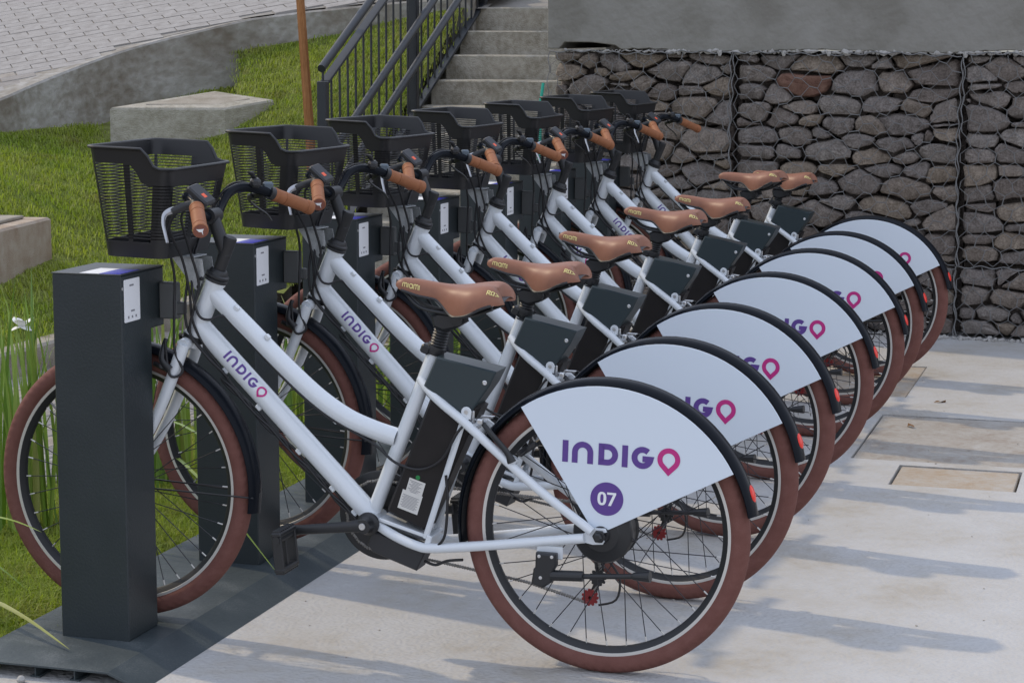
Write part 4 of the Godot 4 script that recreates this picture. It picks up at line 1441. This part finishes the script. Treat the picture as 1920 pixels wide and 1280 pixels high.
	ks.tube([p3(-.105, .237, .078), p3(-.03, .243, .080), p3(-.028, .243, .080), p3(.085, .257, .088), p3(.09, .258, .088), p3(.128, .262, .091)], [.0125, .0120, .006, .006, .009, .0135], 14)
	var kso := add(b, "kickstand", ks, M.black, 25)
	var kv := MB.new()
	for q in [p3(-.133, .281, .088), p3(-.103, .282, .088), p3(-.128, .231, .088)]:
		kv.lathe([V2(.004, 0), V2(.004, .001), V2(0, .0018)], 12, zaxis(q))
	part("rivets", kv.mesh(30), M.silver, kso)
	# ---- brakes
	for s in [1, -1]:
		var rb := MB.new()
		rb.tube(curve([p3(-.212, .487, .062 * s), p3(-.225, .51, .064 * s), p3(-.262, .545, .058 * s), p3(-.29, .566, .042 * s)], 4), [.012, .011, .009, .0075, .007, .007, .007, .0065, .0065, .006, .006, .006, .0055], 10, true, .7)
		rb.box(Vector3.ZERO, Vector3(.05, .012, .010), .003, Transform3D(Basis(Vector3(0, 0, 1), deg_to_rad(38)), p3(-.184, .513, .030 * s)))
		rb.tube([p3(-.190, .515, .026 * s), p3(-.197, .507, .062 * s)], .006, 8)
		add(b, "rear_brake_arm", rb, M.black, 35)
		var fb := MB.new()
		fb.tube(curve([p3(-1.072, .632, .058 * s), p3(-1.090, .655, .062 * s), p3(-1.092, .682, .052 * s), p3(-1.09, .703, .040 * s)], 4), [.011, .010, .009, .008, .0075, .007, .007, .0065, .006, .006, .006, .006, .006], 10, true, .7)
		fb.box(Vector3.ZERO, Vector3(.048, .012, .010), .003, Transform3D(Basis(Vector3(0, 0, 1), deg_to_rad(-20)), p3(-1.105, .632, .031 * s)))
		fb.tube([p3(-1.098, .634, .028 * s), p3(-1.09, .64, .062 * s)], .006, 8)
		add(b, "front_brake_arm", fb, M.black, 35)
	var bw := MB.new()
	bw.tube(curve([p3(-.29, .566, .045), p3(-.312, .572, .03), p3(-.32, .572, 0), p3(-.29, .566, -.045)], 4), .0035, 8)
	bw.box(p3(-.296, .571, .046), Vector3(.014, .014, .016), .003)
	bw.box(p3(-.318, .578, .034), Vector3(.010, .03, .008), .002)
	add(b, "brake_noodle", bw, M.silver, 35)
	# ---- cables
	var cb := MB.new()
	for cpts in [
		[p3(-.985, 1.03, .195), p3(-1.03, .98, .15), p3(-1.035, .90, .07), p3(-1.03, .82, .04), p3(-1.025, .75, .032), p3(-1.0, .69, .018), p3(-.96, .640, .012)],
		[p3(-.99, 1.03, .20), p3(-1.045, .96, .13), p3(-1.06, .86, .06), p3(-1.062, .77, .055), p3(-1.06, .68, .055), p3(-1.04, .63, .052), p3(-1.07, .62, .06), p3(-1.085, .70, .055)],
		[p3(-.97, 1.05, -.19), p3(-1.03, 1.03, -.14), p3(-1.045, .93, -.04), p3(-1.03, .84, .028), p3(-1.01, .77, .036), p3(-.985, .755, .032), p3(-.955, .765, .018), p3(-.93, .742, .012), p3(-.88, .70, .012), p3(-.80, .628, .012), p3(-.70, .552, .012), p3(-.60, .505, .014), p3(-.55, .485, .028), p3(-.50, .455, .042), p3(-.44, .445, .044), p3(-.385, .475, .052), p3(-.345, .545, .056), p3(-.32, .572, .045)],
		[p3(-.955, 1.06, -.185), p3(-1.02, 1.06, -.16), p3(-1.05, .96, -.06), p3(-1.045, .84, .02), p3(-1.04, .74, .034), p3(-1.0, .675, .02), p3(-.95, .628, .016)],
		[p3(-.945, 1.05, .19), p3(-1.0, 1.01, .15), p3(-1.02, .92, .06), p3(-1.01, .84, .032), p3(-1.02, .78, .036), p3(-1.03, .72, .034), p3(-.99, .662, .02), p3(-.94, .617, .014)]]:
		cb.tube(curve(cpts, 6), .0033, 7)
	for kk in 3:
		var off := .0028 * kk
		var pts := []
		for i in 12:
			var q := p3(-.955, .632 - off).lerp(p3(-.60, .316 - off), i / 11.0)
			q += p3(-.006, -.007 - .016 * absf(sin(i * 1.05 + kk)) * (1.0 if kk == 1 else .35), .004 * kk)
			pts.push_back(q)
		cb.tube(curve(pts, 3), .0032, 6)
	cb.tube(curve([p3(-.372, .44, .055), p3(-.366, .38, .056), p3(-.37, .30, .056), p3(-.39, .268, .05)], 5), .0035, 7)
	cb.tube(curve([p3(-.43, .222, .02), p3(-.40, .218, .03), p3(-.37, .232, .035), p3(-.33, .24, .04)], 5), .0035, 7)
	add(b, "cables", cb, M.cable, 60)
	# ---- basket and its bracket
	make_basket(b)
	var bk := MB.new()
	for s in [-1, 1]:
		bk.prism(PackedVector2Array([V2(-1.085, .901), V2(-1.004, .899), V2(-.998, .862), V2(-1.012, .822), V2(-1.022, .826)]), .027 * s - .001, .027 * s + .001, .0003)
	bk.box(p3(-1.10, .9025, 0), Vector3(.16, .003, .07), .001)
	var bko := add(b, "basket_bracket", bk, M.galv, 20)
	var bb := MB.new()
	for q in [p3(-1.004, .852, .028), p3(-1.012, .832, .028)]: bb.lathe([V2(.005, 0), V2(.005, .002), V2(0, .003)], 10, zaxis(q))
	part("bolts", bb.mesh(30), M.black, bko)
	return b

func saddle_pt(u: float, v: float, off: float) -> Vector3:
	u = clampf(u, 0.0, 1.0)
	var x := -.524 + .276 * u
	var w: float
	if u < .35: w = lerpf(.021, .027, u / .35)
	else: w = lerpf(.027, .086, smoothstep(.35, .76, u))
	var top := .8850 - .008 * smoothstep(0.12, .5, u) + .014 * smoothstep(.5, .85, u)
	var drop := lerpf(.026, .037, smoothstep(0, .25, u)) + .034 * smoothstep(.36, .60, u) - .024 * smoothstep(.68, .96, u)
	var bottom := top - drop
	# rounded nose and rounded, two-lobed rear
	var e := 1.0
	if u < .09:
		var s := 1 - u / .09
		e = sqrt(maxf(1 - s * s, 0))
		w *= .18 + .82 * e
		bottom += .010 * s * s
	elif u > .84:
		var s := (u - .84) / .16
		e = sqrt(maxf(1 - pow(s, 2.4), 0))
		w *= .52 + .48 * e
	var hgt := (top - bottom) * e
	var ch := .011 * smoothstep(.5, .85, u) * exp(-pow(v / .2, 2)) * e
	var a := absf(v)
	var z := w * pow(sin(a * PI / 2), .86) * signf(v)
	var y := bottom + hgt * pow(maxf(cos(a * PI / 2), 0), .70) - ch
	x -= .020 * smoothstep(.88, 1.0, u) * exp(-pow(v / .30, 2))
	if off != 0.0:
		var up := Vector3(-.05, maxf(cos(a * PI / 2), .15), sin(a * PI / 2) * signf(v)).normalized()
		if u > .84: up = (up + Vector3(1.2, 0, 0) * smoothstep(.84, 1, u)).normalized()
		return Vector3(x, y, z) + up * off
	return Vector3(x, y, z)

func basket_loop(h: float, n: int, grow := 0.0) -> Array:   # rounded rectangle at height share h (0 bottom .. 1 top)
	var x0 := lerpf(-1.206, -1.230, h) - grow; var x1 := lerpf(-1.052, -1.016, h) + grow
	var hz := lerpf(.132, .176, h) + grow
	var r := .026
	var o := []
	var cs := [[x1 - r, hz - r, 0], [x0 + r, hz - r, 90], [x0 + r, -hz + r, 180], [x1 - r, -hz + r, 270]]
	var m := n / 4
	for c in cs:
		for i in 6:
			var a := deg_to_rad(c[2] + i * 18.0)
			o.push_back(Vector2(c[0] + cos(a) * r, c[1] + sin(a) * r))
		var nx = cs[(cs.find(c) + 1) % 4]
		var a2 := deg_to_rad(c[2] + 90.0)
		var e0 := Vector2(c[0] + cos(a2) * r, c[1] + sin(a2) * r)
		var e1 := Vector2(nx[0] + cos(a2) * r, nx[1] + sin(a2) * r)
		for i in range(1, m): o.push_back(e0.lerp(e1, float(i) / m))
	return o
func basket_top(p: Vector2) -> float:   # the rim drops towards the rider
	return 1.160 - .045 * smoothstep(-1.092, -1.048, p.x) + .002
func ring_wall(mb: MB, loop0: Array, loop1: Array, y0, y1, th: float, ids: Array) -> void:
	var n := loop0.size()
	var c := Vector2(-1.134, 0)
	for i in ids:
		var j: int = (i + 1) % n
		var P := []
		for q in [[i, 0], [j, 0], [j, 1], [i, 1]]:
			var L: Array = loop1 if q[1] else loop0
			var p: Vector2 = L[q[0]]
			var y: float
			if q[1]: y = y1[q[0]] if y1 is Array else y1
			else: y = y0[q[0]] if y0 is Array else y0
			var inw := (c - p).normalized() * th
			P.push_back([Vector3(p.x, y, p.y), Vector3(p.x + inw.x, y, p.y + inw.y)])
		mb.quad(P[1][0], P[0][0], P[3][0], P[2][0])
		mb.quad(P[0][1], P[1][1], P[2][1], P[3][1])
		mb.quad(P[3][0], P[3][1], P[2][1], P[2][0])
		mb.quad(P[0][0], P[1][0], P[1][1], P[0][1])
		mb.quad(P[0][0], P[0][1], P[3][1], P[3][0])
		mb.quad(P[1][0], P[2][0], P[2][1], P[1][1])

func make_basket(b: Node3D) -> void:
	var bk := Node3D.new()
	bk.name = "basket"
	b.add_child(bk, true)
	var N := 40
	var yb := .905; var yt := 1.160
	var hh := func(y: float) -> float: return (y - yb) / (yt - yb)
	var L0 := basket_loop(0, N)
	var n := L0.size()
	var all := range(n)
	var sh := MB.new()
	# floor
	var fl := PackedVector2Array()
	for p in L0: fl.push_back(p)
	sh.prism(fl, -yb - .004, -yb, .0, Transform3D(Basis(Vector3(1, 0, 0), Vector3(0, 0, 1), Vector3(0, -1, 0)), Vector3.ZERO))
	# solid foot band
	ring_wall(sh, L0, basket_loop(hh.call(.942), N), yb, .942, .003, all)
	# rim band: follows the dropping top
	var Lt := basket_loop(1.0, N)
	var tops := []; var lows := []; var Ltop := []; var Llow := []
	for i in n:
		var y := basket_top(Lt[i])
		var low := y - .030
		if Lt[i].x < -1.075 and absf(Lt[i].y) > .1: low = y - .036 - .055 * smoothstep(-1.125, -1.075, Lt[i].x)
		if Lt[i].x >= -1.075: low = minf(low, 1.078)
		tops.push_back(y); lows.push_back(low)
		Ltop.push_back(basket_loop(hh.call(y), N)[i])
		Llow.push_back(basket_loop(hh.call(low), N)[i])
	ring_wall(sh, Llow, Ltop, lows, tops, .003, all)
	# rolled lip
	var lip := []
	for i in n + 1:
		var q: Vector2 = Ltop[i % n]
		lip.push_back(Vector3(q.x, tops[i % n], q.y) + Vector3(q.x + 1.134, 0, q.y).normalized() * .003)
	sh.tube(lip, .0048, 8, false, .8)
	# corner posts and dividers
	var post := []
	for i in n:
		var k := i % (n / 4)
		var gq := i / (n / 4)
		if (k < 6 and (gq == 0 or gq == 3)) or k == 10 or (k == 2 and (gq == 1 or gq == 2)): post.push_back(i)
	ring_wall(sh, basket_loop(hh.call(.942), N), Llow, .942, lows, .003, post)
	part("shell", sh.mesh(35), M.basket, bk)
	var sl := MB.new()
	var y := .950
	while y < 1.13:
		var A := basket_loop(hh.call(y), N); var B := basket_loop(hh.call(y + .0026), N)
		var ids := []
		for i in n:
			if y + .0026 < lows[i] + .002: ids.push_back(i)
		ring_wall(sl, A, B, y, y + .0026, .003, ids)
		y += .0074
	var so := part("slats", sl.mesh(20), M.basket, bk)
	so.set_meta("kind", "stuff")

func build_bicycles() -> void:
	var who := ["white electric bicycle numbered 07, nearest the camera", "white electric bicycle second from the camera", "white electric bicycle third from the camera", "white electric bicycle fourth from the camera, in the middle of the row",
		"white electric bicycle fifth from the camera", "white electric bicycle sixth from the camera, its saddle raised and tilted", "white electric bicycle last in the row, next to the stone wall"]
	var rz := [0.0, .085, .125, .055, .02, .085, .10]
	var hz := [0.0, .0, .02, .01, .0, .0, .045]
	var dx := [0.0, .004, -.006, -.006, .0, -.002, .02]
	var sd := [0.0, -.026, -.022, -.012, -.030, .018, -.03]
	var al := atan(.0365 / 1.214)
	var first := make_bicycle()
	for i in 7:
		var o := first
		if i > 0:
			o = first.duplicate()
			o.name = numbered("bicycle")
			add_child(o)
		var th: float = asin((hz[i] - rz[i]) / .98)
		o.transform = Transform3D(Basis(Vector3.UP, th) * Basis(Vector3(0, 0, 1), -al), Vector3(dx[i], 0, -i * SPACING + rz[i]))
		o.set_meta("label", who[i])
		var s: Node3D = o.get_node("saddle")
		var d: Vector3 = Vector3(.34, .94, 0).normalized() * (sd[i] / .94)
		s.position = d
		if i == 5:
			s.get_node("saddle_lettering").free()
			var piv := Vector3(-.38, .81, 0)
			var R := Basis(Vector3.UP, -.10) * Basis(Vector3(0, 0, 1), .09)
			s.transform = Transform3D(R, piv + d - R * piv)
	# the number on the nearest bicycle
	var tm := TextMesh.new()
	tm.text = "07"
	var sf := SystemFont.new()
	sf.font_names = PackedStringArray(["Droid Sans"])
	sf.font_weight = 700
	tm.font = sf
	tm.font_size = 48
	tm.pixel_size = .00088
	tm.depth = .0004
	var badge: Node = null
	for c in first.get_children():
		if c.name.begins_with("rear_panel") and c.has_node("number_badge"): badge = c
	var nb := part("number", tm, M.print, badge)
	nb.position = Vector3(.011, .4195, .0511)

# ------------------------------------------------------------------ plants
func tuft(nb: int, h: float, spread: float, wd: float, sd: int) -> ArrayMesh:
	var r := RandomNumberGenerator.new(); r.seed = sd
	var V := PackedVector3Array(); var N := PackedVector3Array(); var C := PackedColorArray()
	for i in nb:
		var a := r.randf() * TAU
		var base := Vector3(r.randfn(0, spread), 0, r.randfn(0, spread))
		var d := Vector3(cos(a), 0, sin(a))
		var s := Vector3(-d.z, 0, d.x)
		var hh := h * r.randf_range(.55, 1.15)
		var lean := r.randf_range(.3, 1.15)
		var w := wd * r.randf_range(.7, 1.2)
		var m := base + d * hh * lean * .35 + Vector3(0, hh * .6, 0)
		var t := base + d * hh * lean + Vector3(0, hh * (1.05 - lean * .4), 0)
		var tone := r.randf()
		var c := Color(1, 1, 1).lerp(Color(1.35, 1.12, .9), tone) if tone < .8 else Color(2.1, 1.35, 1.2)
		var nn := s.cross(t - base).normalized()
		if nn.y < 0: nn = -nn
		for q in [[base - s * w, base + s * w, m + s * w * .8], [base - s * w, m + s * w * .8, m - s * w * .8], [m - s * w * .8, m + s * w * .8, t]]:
			var tq: Array = q if (q[1] - q[0]).cross(q[2] - q[0]).dot(nn) < 0 else [q[0], q[2], q[1]]
			for p in tq:
				V.push_back(p); N.push_back(nn); C.push_back(c)
	var A := []
	A.resize(Mesh.ARRAY_MAX)
	A[Mesh.ARRAY_VERTEX] = V; A[Mesh.ARRAY_NORMAL] = N; A[Mesh.ARRAY_COLOR] = C
	var am := ArrayMesh.new()
	am.add_surface_from_arrays(Mesh.PRIMITIVE_TRIANGLES, A)
	return am
func scatter(called: String, label: String, mesh: Mesh, spots: Array) -> void:
	var mm := MultiMesh.new()
	mm.transform_format = MultiMesh.TRANSFORM_3D
	mm.use_colors = true
	mm.mesh = mesh
	mm.instance_count = spots.size()
	for i in spots.size():
		mm.set_instance_transform(i, spots[i][0])
		mm.set_instance_color(i, spots[i][1])
	var o := MultiMeshInstance3D.new()
	o.name = numbered(called)
	o.multimesh = mm
	o.material_override = M.grass
	add_child(o)
	tag(o, label, "grass", "", "stuff")

func build_plants() -> void:
	var pn := FastNoiseLite.new(); pn.seed = 5; pn.frequency = .9
	var pf := FastNoiseLite.new(); pf.seed = 8; pf.frequency = 3.5
	var cols := func(x: float, z: float) -> Color:
		var a := pn.get_noise_2d(x, z) * .9 + pf.get_noise_2d(x, z) * .6
		var g := Color(.27, .36, .045).lerp(Color(.38, .42, .085), clampf(.5 + a, 0, 1))
		var dry := clampf(pf.get_noise_2d(x + 40, z - 9) * 2.2 - .55, 0, 1)
		g = g.lerp(Color(.28, .21, .09), dry * .7)
		return g * rng.randf_range(.78, 1.18)
	# slope lawn
	var tn := tuft(8, .042, .024, .0024, 77)
	var spots := []
	for i in 52000:
		var x := rng.randf_range(-6.0, -3.12); var z := rng.randf_range(-8.6, -1.2)
		if z > -5.6 and x > -3.47: continue
		if lawn_out(x, z): continue
		var dens := .55 + .6 * pf.get_noise_2d(x * 1.3, z * 1.3)
		if rng.randf() > dens + .35: continue
		var s := rng.randf_range(.6, 1.25)
		spots.push_back([Transform3D(Basis(Vector3.UP, rng.randf() * TAU).scaled(Vector3(s, s * rng.randf_range(.7, 1.2), s)), Vector3(x, terrain(x, z) - .006, z)), cols.call(x, z)])
	scatter("lawn_grass", "short sunlit grass covering the slope", tn, spots)
	# planting bed: softer, taller grass
	var tb := tuft(10, .065, .024, .0017, 78)
	spots = []
	for i in 26000:
		var x := rng.randf_range(-2.16, -1.40); var z := rng.randf_range(-5.6, 1.3)
		var edge := smoothstep(-1.42, -1.52, x)
		if rng.randf() > .35 + edge: continue
		var s := rng.randf_range(.6, 1.15)
		spots.push_back([Transform3D(Basis(Vector3.UP, rng.randf() * TAU).scaled(Vector3(s, s, s)), Vector3(x, -.015, z)), cols.call(x, z) * 1.05])
	scatter("bed_grass", "soft green grass in the bed beside the mounting plate", tb, spots)
	# iris clumps: [x, z, leaves, height, label]
	var cl := [[-1.94, -.80, 46, .72, "tall iris clump with a white flower behind the first front wheel"], [-1.87, -1.55, 46, .64, "iris clump seen through the spokes of the first front wheel"],
		[-1.68, -2.30, 26, .52, "iris clump behind the second docking station"], [-1.62, -3.05, 22, .50, "iris clump behind the third docking station"],
		[-1.60, -3.8, 18, .46, "iris clump behind the fourth docking station"], [-1.78, .10, 3, .40, "few iris leaves lying over the near end of the mounting plate"]]
	for c in cl:
		var t := thing("iris_plant", c[4], "plant", Vector3(c[0], -.02, c[1]), 0.0, "iris clumps in the bed")
		for i in c[2]:
			var a := rng.randf() * TAU
			var lean := absf(rng.randfn(0, .26)) + .04
			var h: float = c[3] * rng.randf_range(.6, 1.12)
			if i % 7 == 3: lean = rng.randf_range(.7, 1.15)
			leaf(t, Vector3(rng.randfn(0, .045), 0, rng.randfn(0, .10)), Vector3(cos(a), 0, sin(a)), h, lean, rng.randf_range(.0065, .012))
	# leaves that hang over the plate, as the photograph shows them
	var w0: Node = get_node("iris_plant_005")
	leaf_path(w0, [Vector3(-1.72, -.01, .05), Vector3(-1.56, .075, .11), Vector3(-1.38, .085, .23), Vector3(-1.19, .041, .33)], .011, 3)
	leaf_path(w0, [Vector3(-1.84, .0, .04), Vector3(-1.76, .23, .05), Vector3(-1.60, .285, .10), Vector3(-1.45, .29, .14), Vector3(-1.35, .27, .16)], .009, 1)
	leaf_path(w0, [Vector3(-1.80, .0, .02), Vector3(-1.72, .13, .04), Vector3(-1.58, .17, .06), Vector3(-1.44, .10, .08)], .008, 0)
	var w1: Node = get_node("iris_plant_001")
	leaf(w1, Vector3(.02, 0, .02), Vector3(.86, 0, .5).normalized(), .66, 1.35, .007, 0)
	leaf(w1, Vector3(.02, 0, .05), Vector3(.75, 0, .66).normalized(), .60, 1.45, .007, 1)
	leaf(w1, Vector3(.0, 0, .05), Vector3(.62, 0, .78).normalized(), .56, 1.2, .006, 0)
	leaf_path(w1, [Vector3(-1.78, .0, -1.12), Vector3(-1.58, .25, -.92), Vector3(-1.30, .22, -.66), Vector3(-1.0, .045, -.45)], .007, 1)
	leaf_path(w1, [Vector3(-1.80, .0, -1.2), Vector3(-1.62, .30, -1.02), Vector3(-1.38, .33, -.80), Vector3(-1.12, .25, -.6)], .007, 0)
	var w2: Node = get_node("iris_plant_002")
	leaf(w2, Vector3(.0, 0, .05), Vector3(.72, 0, .69).normalized(), .60, 1.35, .007, 1)
	# white flower
	var ip: Node = get_node("iris_plant")
	var stalk := MB.new()
	stalk.tube(curve([Vector3(-.01, 0, -.03), Vector3(-.02, .3, -.05), Vector3(-.03, .625, -.06)], 5), .003, 6)
	part("flower_stalk", stalk.mesh(50), M.leaf[1], ip)
	var fm := MB.new()
	for i in 6:
		var a := TAU * i / 6 + .3
		var d := Vector3(cos(a), 0, sin(a)); var s := Vector3(-d.z, 0, d.x)
		var o := Vector3(-.03, .625, -.06)
		var up := .5 if i % 2 else .12
		var rows := []
		for k in 6:
			var t := k / 5.0
			var wdt := .019 * sin(PI * clampf(t * .85 + .08, 0, 1))
			var p := o + d * .034 * t + Vector3(0, .045 * up * t * 2 - .02 * t * t, 0)
			rows.push_back([p - s * wdt, p + Vector3(0, .003, 0), p + s * wdt])
		fm.grid(rows)
	part("flower", fm.mesh(60), M.petal, ip)

func leaf_path(t: Node3D, pts: Array, w: float, kind: int) -> void:   # a blade along given points of the world
	var P := curve(pts, 5)
	var rows := []
	for k in P.size():
		var f := float(k) / (P.size() - 1)
		var d: Vector3 = P[mini(k + 1, P.size() - 1)] - P[maxi(k - 1, 0)]
		var s := d.cross(Vector3.UP).normalized()
		var up := s.cross(d).normalized()
		var ww := w * (1.0 - pow(f, 2.6)) * lerpf(.7, 1.0, minf(1, f * 4)) + .0003
		var q: Vector3 = P[k] - t.position
		rows.push_back([q - s * ww, q - up * ww * .3, q + s * ww])
	var mb := MB.new()
	mb.grid(rows)
	part("leaf", mb.mesh(50), M.leaf[kind], t)

func lawn_out(x: float, z: float) -> bool:
	# outside the wall, on the chamber or on the block
	if wall_side(x, z) > -.015: return true
	if Geometry2D.is_point_in_polygon(Vector2(x, -z), PackedVector2Array([Vector2(-4.81, 6.86), Vector2(-4.13, 7.06), Vector2(-3.92, 7.33), Vector2(-4.42, 7.6), Vector2(-5.1, 7.2)])): return true
	if Geometry2D.is_point_in_polygon(Vector2(x, -z), PackedVector2Array([Vector2(-4.0, 4.74), Vector2(-3.88, 3.94), Vector2(-4.56, 3.84), Vector2(-4.68, 4.63)])): return true
	return z < -8.5

func leaf(t: Node, o: Vector3, d: Vector3, h: float, lean: float, w: float, kind := -1) -> void:
	# an arching blade with a fold down its middle
	var s := Vector3(-d.z, 0, d.x)
	var rows := []
	var p := o
	var ang := rng.randf_range(.02, .12)
	var n := 9
	for k in n + 1:
		var f := float(k) / n
		var dir := (Vector3.UP * cos(ang) + d * sin(ang))
		var nrm := (d * cos(ang) - Vector3.UP * sin(ang))
		var ww := w * (1.0 - pow(f, 2.6)) * lerpf(.75, 1.0, minf(1, f * 4)) + .0003
		rows.push_back([p - s * ww, p - nrm * ww * .28, p + s * ww])
		p += dir * h / n
		if p.y < .065: p.y = maxf(p.y, .02)
		ang += lean * f * f * 3.0 / n * 1.1
	var mb := MB.new()
	mb.grid(rows)
	part("leaf", mb.mesh(50), M.leaf[kind if kind >= 0 else [0, 0, 1, 2, 2, 0, 1, 3][rng.randi() % 8]], t)

# ------------------------------------------------------------------ small things on the pad
func build_small() -> void:
	var spots := [[Vector3(.373, .002, -3.878), .5, "small dry leaf on the pad in front of the stone wall"], [Vector3(.358, .002, -3.306), 2.2, "small dry leaf lying on the large cover"]]
	for a in spots:
		var mb := MB.new()
		var rows := []
		for k in 6:
			var f := k / 5.0
			var w := .009 * sin(PI * clampf(f, .03, .97))
			rows.push_back([Vector3(f * .05, .006 * sin(f * 5), -w), Vector3(f * .05, .001, 0), Vector3(f * .05, .008 * f, w)])
		mb.grid(rows)
		var o := part("dry_leaf", mb.mesh(50), M.dry)
		o.position = a[0]; o.rotation.y = a[1]
		tag(o, a[2], "leaf", "dry leaves on the pad")
	var g := MB.new()
	for i in 120:
		var s := rng.randf_range(.0012, .0035)
		var c := Vector3(rng.randf_range(-.93, 1.4), s * .4, rng.randf_range(-5.2, .9))
		g.box(Vector3.ZERO, Vector3(s * 2, s, s * 1.5), s * .2, Transform3D(Basis(Vector3.UP, rng.randf() * 6), c))
	var go := part("grit", g.mesh(0), M.cover)
	tag(go, "scattered grit on the concrete pad", "grit", "", "stuff")
	var pb := MB.new()
	pb.lathe([V2(0, 0), V2(.009, .002), V2(.011, .008), V2(.006, .015), V2(0, .017)], 8, Transform3D(Basis(), Vector3.ZERO))
	var po := part("pebble", pb.mesh(50), M.mortar)
	po.position = Vector3(-1.235, .0005, .475)
	tag(po, "pale pebble under the near end of the mounting plate", "pebble")
